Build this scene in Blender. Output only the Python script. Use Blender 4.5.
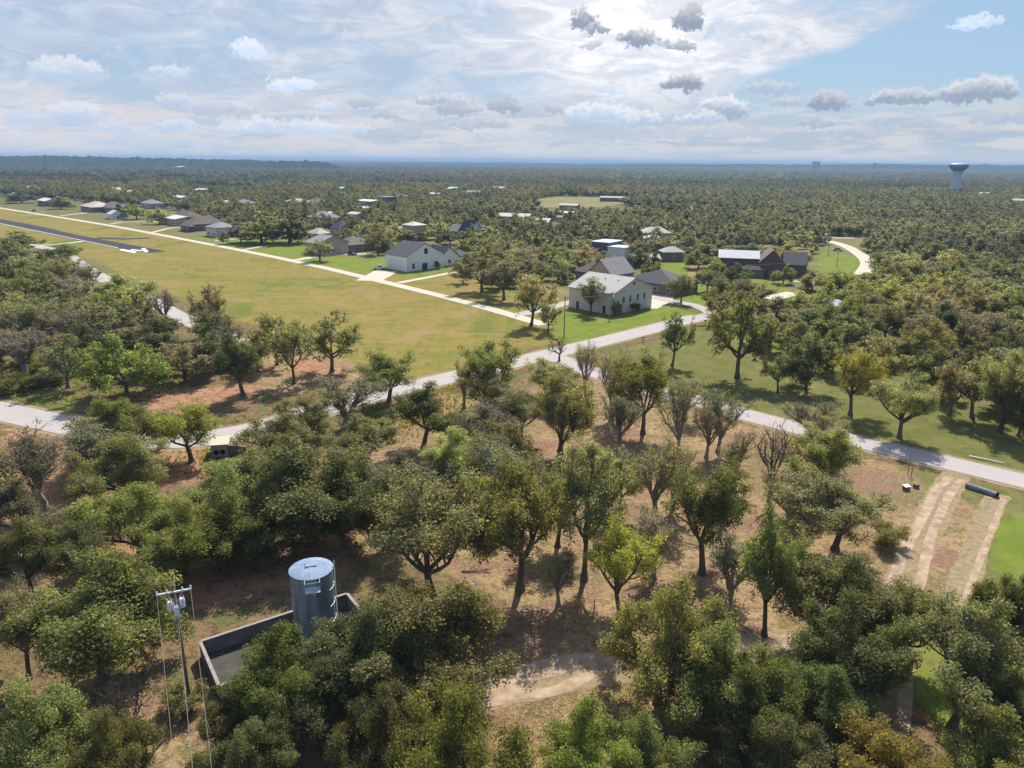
import bpy, bmesh, math, random
import numpy as np
from mathutils import Vector, Matrix
for o in list(bpy.data.objects): bpy.data.objects.remove(o)
SC = bpy.context.scene
COL = SC.collection
R = math.radians

# ------------------------------------------------------------------ camera
CAM_H = 40.0
cam_d = bpy.data.cameras.new('camera'); cam = bpy.data.objects.new('camera', cam_d); COL.objects.link(cam)
cam_d.sensor_width = 36; cam_d.angle = R(70); cam_d.clip_start = .5; cam_d.clip_end = 90000
FPX = 512/math.tan(R(35)); PITCH = math.atan(223/FPX); ROLL = R(.56)
CM = Matrix.Rotation(math.pi/2-PITCH, 3, 'X') @ Matrix.Rotation(ROLL, 3, 'Z')
cam.matrix_world = Matrix.Translation((0, 0, CAM_H)) @ CM.to_4x4()
SC.camera = cam

# ------------------------------------------------------------------ light and exposure
SUN_AZ, SUN_EL = R(14), R(47)
SKY_STRENGTH, SUN_STRENGTH, EXPOSURE = .12, 4.3, .88
HAZE_DENSITY = 1.35e-4
SC.view_settings.view_transform = 'Standard'; SC.view_settings.look = 'None'
SC.view_settings.gamma = 1; SC.view_settings.exposure = EXPOSURE; SC.view_settings.use_curve_mapping = False
SC.cycles.max_bounces = 6; SC.cycles.diffuse_bounces = 2; SC.cycles.glossy_bounces = 2
SC.cycles.transmission_bounces = 4; SC.cycles.volume_bounces = 0; SC.cycles.transparent_max_bounces = 4
sun_d = bpy.data.lights.new('sun', 'SUN'); sun = bpy.data.objects.new('sun', sun_d); COL.objects.link(sun)
sun_d.energy = SUN_STRENGTH; sun_d.angle = R(.5); sun_d.color = (1, .94, .84)
SUN_V = Vector((math.sin(SUN_AZ)*math.cos(SUN_EL), math.cos(SUN_AZ)*math.cos(SUN_EL), math.sin(SUN_EL)))
sun.rotation_euler = SUN_V.to_track_quat('Z', 'Y').to_euler(); sun.location = (0, 0, 300)

def ray(px, py): return CM @ Vector((px-512, 384-py, -FPX))
def at(px, py, z=0.):
    d = ray(px, py); t = (z-CAM_H)/d.z
    return Vector((d.x*t, d.y*t, z))
def pr(x, y, z=0.):
    v = CM.transposed() @ Vector((x, y, z-CAM_H))
    if v.z > -1: return (-9999, -9999)
    return 512+FPX*v.x/-v.z, 384-FPX*v.y/-v.z
def azel(px, py):
    d = ray(px, py).normalized()
    return math.degrees(math.atan2(d.x, d.y)), math.degrees(math.asin(d.z))

# ------------------------------------------------------------------ world: sky and clouds
world = bpy.data.worlds.new('World'); SC.world = world; world.use_nodes = True
def build_world():
    nt = world.node_tree; N = nt.nodes; L = nt.links; N.clear()
    def n(t, **k):
        x = N.new(t)
        for a, b in k.items(): setattr(x, a, b)
        return x
    def val(x):
        return x
    def setin(nd, i, v):
        if hasattr(v, 'is_output') or isinstance(v, bpy.types.NodeSocket): L.new(v, nd.inputs[i])
        else: nd.inputs[i].default_value = v
    def m(op, a, b=0., c=0., clamp=False):
        x = n('ShaderNodeMath', operation=op, use_clamp=clamp)
        setin(x, 0, a); setin(x, 1, b); setin(x, 2, c)
        return x.outputs[0]
    def mix(f, a, b):
        x = n('ShaderNodeMix', data_type='RGBA'); setin(x, 0, f); setin(x, 6, a); setin(x, 7, b); return x.outputs[2]
    def sm(v, a, b):
        x = n('ShaderNodeMapRange', interpolation_type='SMOOTHSTEP'); setin(x, 0, v); x.inputs[1].default_value = a; x.inputs[2].default_value = b
        return x.outputs[0]
    def noise(vec, sc, det=5, rough=.55, dist=0., off=(0, 0, 0), stretch=(1, 1, 1)):
        mp = n('ShaderNodeMapping'); L.new(vec, mp.inputs[0]); mp.inputs[1].default_value = off; mp.inputs[3].default_value = stretch
        x = n('ShaderNodeTexNoise'); L.new(mp.outputs[0], x.inputs['Vector'])
        x.inputs['Scale'].default_value = sc; x.inputs['Detail'].default_value = det; x.inputs['Roughness'].default_value = rough; x.inputs['Distortion'].default_value = dist
        return x.outputs[0]
    out = n('ShaderNodeOutputWorld'); bg = n('ShaderNodeBackground'); L.new(bg.outputs[0], out.inputs[0])
    bg.inputs[1].default_value = SKY_STRENGTH
    sky = n('ShaderNodeTexSky', sky_type='NISHITA', sun_disc=False, sun_elevation=SUN_EL, sun_rotation=SUN_AZ, altitude=300, air_density=1.0, dust_density=1.2, ozone_density=1.5)
    tc = n('ShaderNodeTexCoord'); sp = n('ShaderNodeSeparateXYZ'); L.new(tc.outputs['Generated'], sp.inputs[0])
    X, Y, Z = sp.outputs
    az = m('MULTIPLY', m('ARCTAN2', X, Y), 57.2958); el = m('MULTIPLY', m('ARCSINE', Z), 57.2958)
    cb = n('ShaderNodeCombineXYZ'); L.new(az, cb.inputs[0]); L.new(el, cb.inputs[1]); AE = cb.outputs[0]
    # planar projection for the high veil: streaks converge on the horizon like real cloud sheets
    zc = m('MAXIMUM', Z, .012); pl = n('ShaderNodeCombineXYZ')
    L.new(m('DIVIDE', X, m('ADD', zc, .05)), pl.inputs[0]); L.new(m('DIVIDE', Y, m('ADD', zc, .05)), pl.inputs[1]); PL = pl.outputs[0]
    K = 1/SKY_STRENGTH*2**(-EXPOSURE)*.98
    def C(r, g, b, k=1.): return (r*K*k, g*K*k, b*K*k, 1)
    # clear air, tinted by the sky texture
    blue = mix(.86, sky.outputs[0], C(.25, .42, .63))
    low = m('SUBTRACT', 1., sm(el, 0., 6.))
    base = mix(m('MULTIPLY', low, .8), blue, C(.50, .58, .66))
    # the veil of thin high cloud, open to blue in the right part of the sky
    n1 = noise(PL, .55, 6, .6, .6, (3.1, 1.7, 0), (1, .45, 1)); n2 = noise(AE, .16, 5, .6, .4, (7, 2, 0), (.55, 1.6, 1))
    # edge of the veil: a diagonal falling from upper right to lower left
    a0, e0 = azel(735, 92); a1, e1 = azel(945, 4)
    # signed height above the line through the two points
    dl = m('SUBTRACT', m('SUBTRACT', el, e0), m('MULTIPLY', m('SUBTRACT', az, a0), (e1-e0)/(a1-a0)))
    dl = m('ADD', dl, m('MULTIPLY', m('SUBTRACT', n2, .5), 2.6))
    veil_r = sm(dl, -.15, .9)
    aL, _ = azel(735, 92)
    leftside = m('SUBTRACT', 1., sm(az, aL-9., aL+1.))
    veil = m('MAXIMUM', veil_r, leftside)
    thick = m('ADD', m('MULTIPLY', n1, .55), m('MULTIPLY', n2, .75))
    thick = sm(thick, .50, .76)
    # brighter towards the sun's azimuth
    azs = azel(640, 20)[0]
    glow = m('SUBTRACT', 1., sm(m('ABSOLUTE', m('SUBTRACT', az, azs)), 0., 17.))
    glow = m('MULTIPLY', glow, sm(el, 2., 9.))
    thick = m('ADD', thick, m('MULTIPLY', glow, .75), clamp=True)
    n5 = noise(AE, .42, 7, .68, 1.2, (4, 4, 0), (.45, 1.5, 1)); streak = sm(n5, .36, .66)
    vcol = mix(glow, mix(streak, C(.54, .61, .74), C(.82, .83, .89)), mix(streak, C(.88, .89, .96), C(1.26, 1.24, 1.22)))
    col = mix(m('MULTIPLY', m('MULTIPLY', veil, m('ADD', m('MULTIPLY', thick, .80), .14)), 1.), base, vcol)
    # flat layer of distant grey-lilac stratus just over the horizon
    n3 = noise(AE, .55, 6, .62, .3, (1, 9, 0), (.35, 2.2, 1))
    band = m('MULTIPLY', m('SUBTRACT', 1., sm(el, 2.2, 5.4)), sm(n3, .44, .56))
    col = mix(m('MULTIPLY', band, .75), col, C(.80, .77, .78))
    wb = m('MULTIPLY', m('SUBTRACT', 1., sm(el, .1, 1.5)), .55)
    col = mix(wb, col, C(.80, .80, .80))
    # cumulus: node group evaluated once per cloud
    g = bpy.data.node_groups.new('cumulus', 'ShaderNodeTree')
    for nm, ty in (('Pos', 'NodeSocketVector'), ('Raw', 'NodeSocketVector'), ('Centre', 'NodeSocketVector'), ('Size', 'NodeSocketVector'), ('Lit', 'NodeSocketColor'), ('Shade', 'NodeSocketColor'), ('Opacity', 'NodeSocketFloat'), ('Under', 'NodeSocketColor')):
        g.interface.new_socket(nm, in_out='INPUT', socket_type=ty)
    g.interface.new_socket('Color', in_out='OUTPUT', socket_type='NodeSocketColor')
    gi = g.nodes.new('NodeGroupInput'); go = g.nodes.new('NodeGroupOutput')
    def gv(op, a, b):
        x = g.nodes.new('ShaderNodeVectorMath'); x.operation = op; g.links.new(a, x.inputs[0]); g.links.new(b, x.inputs[1]); return x.outputs
    def gm(op, a, b, clamp=False):
        x = g.nodes.new('ShaderNodeMath'); x.operation = op; x.use_clamp = clamp
        for i, v in enumerate((a, b)):
            if isinstance(v, float): x.inputs[i].default_value = v
            else: g.links.new(v, x.inputs[i])
        return x.outputs[0]
    q = gv('DIVIDE', gv('SUBTRACT', gi.outputs['Pos'], gi.outputs['Centre'])[0], gi.outputs['Size'])[0]
    s = g.nodes.new('ShaderNodeSeparateXYZ'); g.links.new(q, s.inputs[0])
    dn = gm('MULTIPLY', gm('MINIMUM', s.outputs[1], 0.), 2.1)
    yy = gm('ADD', gm('MAXIMUM', s.outputs[1], 0.), dn)
    r2 = gm('ADD', gm('MULTIPLY', s.outputs[0], s.outputs[0]), gm('MULTIPLY', yy, yy))
    mr = g.nodes.new('ShaderNodeMapRange'); mr.interpolation_type = 'SMOOTHSTEP'; g.links.new(r2, mr.inputs[0]); mr.inputs[1].default_value = 1.25; mr.inputs[2].default_value = .50
    al = gm('MULTIPLY', mr.outputs[0], gi.outputs['Opacity'])
    ms = g.nodes.new('ShaderNodeMapRange'); ms.interpolation_type = 'SMOOTHSTEP'; g.links.new(s.outputs[1], ms.inputs[0]); ms.inputs[1].default_value = -.12; ms.inputs[2].default_value = .62
    # rim: thin edges are bright because the sun stands behind them
    rim = g.nodes.new('ShaderNodeMapRange'); g.links.new(r2, rim.inputs[0]); rim.inputs[1].default_value = .45; rim.inputs[2].default_value = .95
    litf = gm('ADD', gm('MULTIPLY', ms.outputs[0], .62), gm('MULTIPLY', gm('MULTIPLY', rim.outputs[0], .65), gm('ADD', ms.outputs[0], .12)), True)
    mc = g.nodes.new('ShaderNodeMix'); mc.data_type = 'RGBA'; g.links.new(litf, mc.inputs[0]); g.links.new(gi.outputs['Shade'], mc.inputs[6]); g.links.new(gi.outputs['Lit'], mc.inputs[7])
    mo = g.nodes.new('ShaderNodeMix'); mo.data_type = 'RGBA'; g.links.new(al, mo.inputs[0]); g.links.new(gi.outputs['Under'], mo.inputs[6]); g.links.new(mc.outputs[2], mo.inputs[7])
    g.links.new(mo.outputs[2], go.inputs[0])
    def wob(sc, amp, off):
        x = n('ShaderNodeTexNoise'); mp = n('ShaderNodeMapping'); L.new(AE, mp.inputs[0]); mp.inputs[1].default_value = off
        L.new(mp.outputs[0], x.inputs['Vector']); x.inputs['Scale'].default_value = sc; x.inputs['Detail'].default_value = 5; x.inputs['Roughness'].default_value = .62
        v = n('ShaderNodeVectorMath', operation='SUBTRACT'); L.new(x.outputs[1], v.inputs[0]); v.inputs[1].default_value = (.5, .5, .5)
        w = n('ShaderNodeVectorMath', operation='MULTIPLY'); L.new(v.outputs[0], w.inputs[0]); w.inputs[1].default_value = amp
        return w.outputs[0]
    w1 = wob(.8, (2.0, 1.0, 0), (3, 5, 0)); w2 = wob(2.2, (1.7, 1.15, 0), (9, 1, 0))
    ad = n('ShaderNodeVectorMath', operation='ADD'); L.new(AE, ad.inputs[0]); L.new(w1, ad.inputs[1])
    w3 = wob(7., (.5, .45, 0), (2, 8, 0)); ad3 = n('ShaderNodeVectorMath', operation='ADD'); L.new(ad.outputs[0], ad3.inputs[0]); L.new(w3, ad3.inputs[1]); ad = ad3
    ad2 = n('ShaderNodeVectorMath', operation='ADD'); L.new(ad.outputs[0], ad2.inputs[0]); L.new(w2, ad2.inputs[1]); POS = ad2.outputs[0]
    # px, py, half width px, half height px, lit value, shade value, opacity
    CL = [
     (68,74,30,13,.92,.55,.8),(172,73,15,6,.88,.62,.7),(250,52,17,11,1.0,.72,.8),(285,88,16,8,.97,.68,.8),(304,87,10,7,.97,.7,.8),
     (74,117,24,13,.88,.56,.75),(28,120,18,10,.8,.58,.6),(178,103,18,8,.85,.55,.7),(222,112,34,11,.74,.48,.75),(120,130,30,7,.82,.6,.6),(178,128,22,7,.9,.6,.7),
     (265,128,22,9,.92,.6,.75),(236,131,20,7,.88,.6,.7),(315,130,26,11,.92,.62,.75),(362,105,18,8,.66,.44,.75),(326,109,12,6,.9,.6,.7),(388,117,14,6,.62,.44,.7),(360,131,16,6,.9,.62,.6),
     (442,102,30,8,.8,.42,.8),(458,111,24,8,.62,.40,.8),(505,108,18,11,.6,.36,.8),(480,126,34,8,.64,.42,.7),(415,137,26,7,.64,.46,.55),(552,113,14,6,.62,.42,.7),
     (600,116,36,13,1.0,.55,.85),(640,122,24,10,.96,.5,.8),(722,112,24,15,.96,.40,.9),(700,122,22,9,.95,.5,.8),(682,85,20,11,.72,.30,.95),(612,91,20,6,.92,.62,.7),
     (770,90,24,9,.74,.46,.8),(786,104,15,7,.74,.44,.7),(829,104,18,12,.70,.32,.9),(815,124,16,6,.62,.40,.7),
     (905,100,34,9,.80,.34,.85),(978,94,30,15,.85,.33,.9),(900,122,34,8,.70,.46,.6),(1000,120,28,7,.68,.44,.65),(860,135,40,8,.62,.46,.6),(970,135,44,8,.64,.46,.6),
     (974,22,12,8,.95,.72,.7),(962,28,8,5,.95,.72,.6),(990,24,9,6,.95,.72,.6),
     (583,20,11,15,.78,.30,.95),(596,30,13,7,.70,.30,.9),(592,46,10,6,.75,.42,.7),(638,40,20,11,.74,.30,.95),(682,46,16,6,.72,.34,.9),(688,20,14,17,.76,.30,.97),(712,32,6,5,.78,.5,.6),(757,38,12,5,.78,.52,.7),(662,43,8,4,.78,.42,.7),
     (530,138,60,7,.70,.52,.5),(640,136,60,8,.62,.50,.55),(740,134,50,8,.68,.48,.55),(150,142,70,6,.72,.58,.5)]
    px2deg = math.degrees(1/FPX)
    for i, (px, py, w, h, lit, sh, op) in enumerate(CL):
        a, e = azel(px, py)
        gn = n('ShaderNodeGroup'); gn.node_tree = g
        L.new(POS, gn.inputs['Pos']); L.new(AE, gn.inputs['Raw'])
        gn.inputs['Centre'].default_value = (a, e, 0)
        gn.inputs['Size'].default_value = (w*px2deg*.98, h*px2deg*.98, 1e5)
        gn.inputs['Lit'].default_value = C(lit*1.05, lit*1.05, lit*1.07); gn.inputs['Shade'].default_value = C(sh*.98, sh*1.22, sh*1.58)
        gn.inputs['Opacity'].default_value = op; L.new(col, gn.inputs['Under']); col = gn.outputs[0]
    # below the horizon: dull ground colour
    col = mix(sm(el, -.6, -.1), C(.2, .24, .22), col)
    # unseen high sky overhead: blue, with a veil brightened to fill the shade
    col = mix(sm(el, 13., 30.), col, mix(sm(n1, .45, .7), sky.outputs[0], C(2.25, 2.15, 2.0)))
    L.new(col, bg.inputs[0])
    world.cycles.sampling_method = 'MANUAL'; world.cycles.sample_map_resolution = 512
build_world()

# ------------------------------------------------------------------ helpers
def tag(o, label=None, cat=None, group=None, kind=None):
    if label: o['label'] = label
    if cat: o['category'] = cat
    if group: o['group'] = group
    if kind: o['kind'] = kind
    return o
def mesh_np(name, V, F, mats, parent=None, smooth=False, attr=None, mi=None):
    """V (n,3); F list of index lists or (m,k) array"""
    me = bpy.data.meshes.new(name)
    if isinstance(F, np.ndarray):
        k = F.shape[1]; nf = len(F)
        me.vertices.add(len(V)); me.vertices.foreach_set('co', np.asarray(V, np.float32).ravel())
        me.loops.add(nf*k); me.loops.foreach_set('vertex_index', F.astype(np.int32).ravel())
        me.polygons.add(nf); me.polygons.foreach_set('loop_start', np.arange(nf, dtype=np.int32)*k)
        me.update(calc_edges=True)
    else:
        me.from_pydata([tuple(v) for v in V], [], F)
    for mm in (mats if isinstance(mats, (list, tuple)) else [mats]): me.materials.append(mm)
    if smooth: me.polygons.foreach_set('use_smooth', [True]*len(me.polygons))
    if mi is not None: me.polygons.foreach_set('material_index', np.asarray(mi, np.int32))
    if attr:
        for an, (dom, arr) in attr.items():
            a = me.attributes.new(an, 'FLOAT', dom); a.data.foreach_set('value', np.asarray(arr, np.float32))
    o = bpy.data.objects.new(name, me); COL.objects.link(o)
    if parent: o.parent = parent
    return o
def empty(name, loc=(0, 0, 0), rz=0, label=None, cat=None, group=None):
    o = bpy.data.objects.new(name, None); COL.objects.link(o); o.location = loc; o.rotation_euler = (0, 0, rz)
    o.empty_display_size = .5
    return tag(o, label, cat, group)
class MB:
    """collects shapes into one mesh"""
    def __init__(s): s.v = []; s.f = []; s.m = []
    def add(s, v, f, m=0):
        b = len(s.v); s.v += [tuple(p) for p in v]; s.f += [[i+b for i in q] for q in f]; s.m += [m]*len(f); return s
    def box(s, x0, x1, y0, y1, z0, z1, m=0):
        v = [(x, y, z) for z in (z0, z1) for y in (y0, y1) for x in (x0, x1)]
        return s.add(v, [[0, 2, 3, 1], [4, 5, 7, 6], [0, 1, 5, 4], [2, 6, 7, 3], [0, 4, 6, 2], [1, 3, 7, 5]], m)
    def tube(s, pts, r, n=8, caps=True, m=0):
        pts = [Vector(p) for p in pts]; rs = r if isinstance(r, (list, tuple)) else [r]*len(pts)
        v = []; f = []
        for i, p in enumerate(pts):
            d = (pts[min(i+1, len(pts)-1)]-pts[max(i-1, 0)]).normalized()
            a = d.cross(Vector((0, 0, 1)) if abs(d.z) < .9 else Vector((1, 0, 0))).normalized(); b = d.cross(a)
            for k in range(n):
                t = 2*math.pi*k/n; v.append(p+(a*math.cos(t)+b*math.sin(t))*rs[i])
        for i in range(len(pts)-1):
            for k in range(n):
                k2 = (k+1) % n; f.append([i*n+k, i*n+k2, (i+1)*n+k2, (i+1)*n+k])
        if caps: f.append(list(range(n))[::-1]); f.append([(len(pts)-1)*n+k for k in range(n)])
        return s.add(v, f, m)
    def lathe(s, prof, n=32, c=(0, 0), m=0, close=True):
        v = []; f = []
        for r, z in prof:
            for k in range(n):
                t = 2*math.pi*k/n; v.append((c[0]+r*math.cos(t), c[1]+r*math.sin(t), z))
        for i in range(len(prof)-1):
            for k in range(n):
                k2 = (k+1) % n; f.append([i*n+k, i*n+k2, (i+1)*n+k2, (i+1)*n+k])
        if close: f.append([(len(prof)-1)*n+k for k in range(n)]); f.append(list(range(n))[::-1])
        return s.add(v, f, m)
    def build(s, name, mats, parent=None, smooth=False):
        o = mesh_np(name, s.v, s.f, mats, parent, smooth, mi=s.m)
        bm = bmesh.new(); bm.from_mesh(o.data); bmesh.ops.recalc_face_normals(bm, faces=bm.faces); bm.to_mesh(o.data); bm.free()
        return o

MATS = {}
def mat(name, base, rough=.8, metal=0., var=.15, scale=3., bump=0., spec=.3, stripe=None, dirt=None, detail=4, stretch=None):
    """procedural surface: colour broken up by two scales of noise; stripe=(axis, period m, darkness) cuts seams"""
    m = bpy.data.materials.new(name); m.use_nodes = True; nt = m.node_tree; N = nt.nodes; L = nt.links
    b = N['Principled BSDF']; b.inputs['Roughness'].default_value = rough; b.inputs['Metallic'].default_value = metal
    b.inputs['Specular IOR Level'].default_value = spec
    tc = N.new('ShaderNodeTexCoord'); nz = N.new('ShaderNodeTexNoise'); mp = N.new('ShaderNodeMapping'); L.new(tc.outputs['Object'], mp.inputs[0]); L.new(mp.outputs[0], nz.inputs[0])
    if stretch: mp.inputs[3].default_value = stretch
    nz.inputs['Scale'].default_value = scale; nz.inputs['Detail'].default_value = detail; nz.inputs['Roughness'].default_value = .6
    mx = N.new('ShaderNodeMix'); mx.data_type = 'RGBA'
    lo = [c*(1-var) for c in base[:3]]+[1]; hi = [min(1, c*(1+var)) for c in base[:3]]+[1]
    if dirt: lo = [base[i]*(1-dirt[3])+dirt[i]*dirt[3] for i in range(3)]+[1]
    mr = N.new('ShaderNodeMapRange'); L.new(nz.outputs[0], mr.inputs[0]); mr.inputs[1].default_value = .32; mr.inputs[2].default_value = .68
    L.new(mr.outputs[0], mx.inputs[0]); mx.inputs[6].default_value = lo; mx.inputs[7].default_value = hi
    c = mx.outputs[2]
    if stripe:
        ax, per, dk = stripe
        sp = N.new('ShaderNodeSeparateXYZ'); L.new(tc.outputs['Object'], sp.inputs[0])
        a = N.new('ShaderNodeMath'); a.operation = 'MULTIPLY'; L.new(sp.outputs[ax], a.inputs[0]); a.inputs[1].default_value = 1/per
        fr = N.new('ShaderNodeMath'); fr.operation = 'FRACT'; L.new(a.outputs[0], fr.inputs[0])
        lt = N.new('ShaderNodeMath'); lt.operation = 'LESS_THAN'; L.new(fr.outputs[0], lt.inputs[0]); lt.inputs[1].default_value = .14
        m2 = N.new('ShaderNodeMix'); m2.data_type = 'RGBA'; L.new(lt.outputs[0], m2.inputs[0]); L.new(c, m2.inputs[6])
        m2.inputs[7].default_value = [x*dk for x in base[:3]]+[1]; c = m2.outputs[2]
    L.new(c, b.inputs['Base Color'])
    if bump:
        bp = N.new('ShaderNodeBump'); bp.inputs['Strength'].default_value = bump; bp.inputs['Distance'].default_value = .05
        L.new(nz.outputs[0], bp.inputs['Height']); L.new(bp.outputs[0], b.inputs['Normal'])
    MATS[name] = m; return m
mat('concrete', (.32, .295, .29), .95, spec=.1, var=.10, scale=.35, bump=.2, detail=8, dirt=(.33, .29, .25, .6))
mat('path_concrete', (.42, .38, .315), .95, spec=.1, var=.08, scale=.3, detail=8, dirt=(.42, .38, .28, .5))
mat('dirt', (.25, .185, .12), 1, spec=.05, var=.2, scale=1.5, detail=9, dirt=(.15, .13, .06, .9))
mat('gravel', (.36, .275, .195), 1, spec=.05, var=.16, scale=.7, bump=.6, detail=10, dirt=(.20, .14, .09, .9))
mat('asphalt', (.058, .054, .066), 1, spec=.02, var=.16, scale=.12, detail=8)
mat('road_paint', (.7, .7, .7), .7, var=.08)
mat('wall_concrete', (.175, .165, .155), .95, var=.15, scale=.6, bump=.2, detail=8, dirt=(.07, .062, .055, .8), spec=.1)
mat('galvanised', (.30, .37, .46), .45, .7, var=.14, scale=1.2, detail=8, dirt=(.16, .20, .26, .7), stretch=(2.2, 2.2, .16))
mat('galvanised_lid', (.17, .225, .31), .75, .15, var=.3, scale=.7, detail=7, dirt=(.10, .15, .23, .8))
mat('steel_light', (.62, .64, .66), .4, .4, var=.1)
mat('steel_dark', (.10, .10, .11), .5, .5, var=.1)
mat('transformer_grey', (.60, .63, .66), .45, var=.08)
mat('pole_wood', (.20, .16, .13), .9, var=.2, scale=6)
mat('wire', (.17, .16, .15), .8, 0, var=.02)
mat('bark', (.105, .085, .066), .95, var=.3, scale=5, bump=.3)
mat('bark_grey', (.22, .195, .165), .95, var=.25, scale=5, bump=.3)
mat('glass', (.03, .035, .045), .08, spec=.7, var=.02)
mat('opening_dark', (.012, .013, .016), .3, var=.02)  # near-black colour standing for the darkness inside the open bay and pipe mouths
mat('white_trim', (.72, .72, .70), .6, var=.05)
mat('white_wall', (.70, .69, .68), .7, var=.05, scale=.4, stripe=(2, .3, .88))
mat('garage_white', (.66, .67, .68), .6, var=.05, stripe=(2, .6, .72))
mat('cream_wall', (.50, .46, .40), .8, var=.07, scale=.5, stripe=(2, .45, .93))
mat('tan_wall', (.38, .30, .22), .85, var=.1, scale=.8)
mat('brick', (.095, .068, .060), .9, var=.3, scale=2.2, dirt=(.10, .06, .05, .6))
mat('brown_wall', (.17, .13, .11), .9, var=.2, scale=1.)
mat('grey_wall', (.30, .31, .33), .85, var=.1)
mat('blue_wall', (.085, .105, .135), .8, var=.1)
mat('pale_green_wall', (.44, .47, .40), .8, var=.1, stripe=(0, .5, .85))
mat('stucco_white', (.55, .58, .62), .85, var=.1)
mat('metal_roof', (.34, .32, .305), .7, .0, spec=.1, var=.06, scale=.4, stripe=(0, .6, .88))
mat('white_roof', (.50, .50, .52), .7, spec=.1, var=.06, scale=.3)
mat('dark_shingle', (.045, .048, .06), .85, var=.2, scale=1.5)
mat('brown_shingle', (.12, .095, .085), .9, var=.22, scale=1.2)
mat('grey_shingle', (.21, .20, .205), .9, var=.18, scale=1.2)
mat('tan_roof', (.42, .37, .31), .8, var=.12, scale=.8)
mat('blue_roof', (.10, .16, .22), .6, var=.1)
mat('dark_door', (.03, .03, .035), .5, var=.05)
mat('red_paint', (.28, .03, .025), .4, var=.05)
mat('car_white', (.75, .75, .76), .25, spec=.6, var=.02)
mat('car_silver', (.35, .36, .38), .25, .5, spec=.6, var=.02)
mat('car_dark', (.04, .045, .06), .25, spec=.6, var=.02)
mat('rubber', (.02, .02, .02), .9, var=.05)
mat('teal_paint', (.10, .24, .30), .5, var=.06)
mat('tower_white', (.46, .48, .52), .6, var=.05, scale=.2)
mat('corrugated', (.17, .17, .19), .5, .5, var=.3, scale=1., stripe=(0, .3, .55))
mat('rock', (.40, .36, .33), .95, var=.2, scale=2)
mat('cabinet_white', (.7, .7, .66), .5, var=.05)

# foliage: one material, tinted by the object's colour, varied tree by tree and leaf by leaf
def leaf_mat():
    m = bpy.data.materials.new('leaves'); m.use_nodes = True; nt = m.node_tree; N = nt.nodes; L = nt.links; N.clear()
    out = N.new('ShaderNodeOutputMaterial'); oi = N.new('ShaderNodeObjectInfo')
    at_ = N.new('ShaderNodeAttribute'); at_.attribute_name = 'tint'
    hs = N.new('ShaderNodeHueSaturation'); L.new(oi.outputs['Color'], hs.inputs['Color'])
    h = N.new('ShaderNodeMapRange'); L.new(oi.outputs['Random'], h.inputs[0]); h.inputs[3].default_value = .474; h.inputs[4].default_value = .508; L.new(h.outputs[0], hs.inputs[0])
    # saturation and value from other digits of the random number
    a = N.new('ShaderNodeMath'); a.operation = 'MULTIPLY'; L.new(oi.outputs['Random'], a.inputs[0]); a.inputs[1].default_value = 37.3
    fr = N.new('ShaderNodeMath'); fr.operation = 'FRACT'; L.new(a.outputs[0], fr.inputs[0])
    s = N.new('ShaderNodeMapRange'); L.new(fr.outputs[0], s.inputs[0]); s.inputs[3].default_value = .72; s.inputs[4].default_value = 1.08; L.new(s.outputs[0], hs.inputs[1])
    a2 = N.new('ShaderNodeMath'); a2.operation = 'MULTIPLY'; L.new(oi.outputs['Random'], a2.inputs[0]); a2.inputs[1].default_value = 113.7
    f2 = N.new('ShaderNodeMath'); f2.operation = 'FRACT'; L.new(a2.outputs[0], f2.inputs[0])
    v = N.new('ShaderNodeMapRange'); L.new(f2.outputs[0], v.inputs[0]); v.inputs[3].default_value = .62; v.inputs[4].default_value = 1.34
    tv = N.new('ShaderNodeMapRange'); L.new(at_.outputs['Fac'], tv.inputs[0]); tv.inputs[3].default_value = .40; tv.inputs[4].default_value = 1.65
    ln = N.new('ShaderNodeTexNoise'); L.new(oi.outputs['Location'], ln.inputs[0]); ln.inputs['Scale'].default_value = .011; ln.inputs['Detail'].default_value = 4; ln.inputs['Roughness'].default_value = .65
    lr = N.new('ShaderNodeMapRange'); L.new(ln.outputs[0], lr.inputs[0]); lr.inputs[1].default_value = .36; lr.inputs[2].default_value = .64; lr.inputs[3].default_value = .62; lr.inputs[4].default_value = 1.38
    lm = N.new('ShaderNodeMath'); lm.operation = 'MULTIPLY'; L.new(v.outputs[0], lm.inputs[0]); L.new(lr.outputs[0], lm.inputs[1]); v = lm
    mu = N.new('ShaderNodeMath'); mu.operation = 'MULTIPLY'; L.new(v.outputs[0], mu.inputs[0]); L.new(tv.outputs[0], mu.inputs[1]); L.new(mu.outputs[0], hs.inputs[2])
    d = N.new('ShaderNodeBsdfPrincipled'); d.inputs['Roughness'].default_value = .55; d.inputs['Specular IOR Level'].default_value = .22
    L.new(hs.outputs[0], d.inputs['Base Color'])
    tr = N.new('ShaderNodeBsdfTranslucent'); tm = N.new('ShaderNodeMix'); tm.data_type = 'RGBA'; tm.blend_type = 'MULTIPLY'; tm.inputs[0].default_value = 1
    L.new(hs.outputs[0], tm.inputs[6]); tm.inputs[7].default_value = (1.75, 1.7, .75, 1); L.new(tm.outputs[2], tr.inputs[0])
    ms = N.new('ShaderNodeMixShader'); ms.inputs[0].default_value = .50; L.new(d.outputs[0], ms.inputs[1]); L.new(tr.outputs[0], ms.inputs[2])
    L.new(ms.outputs[0], out.inputs[0]); return m
LEAF = leaf_mat()

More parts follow.
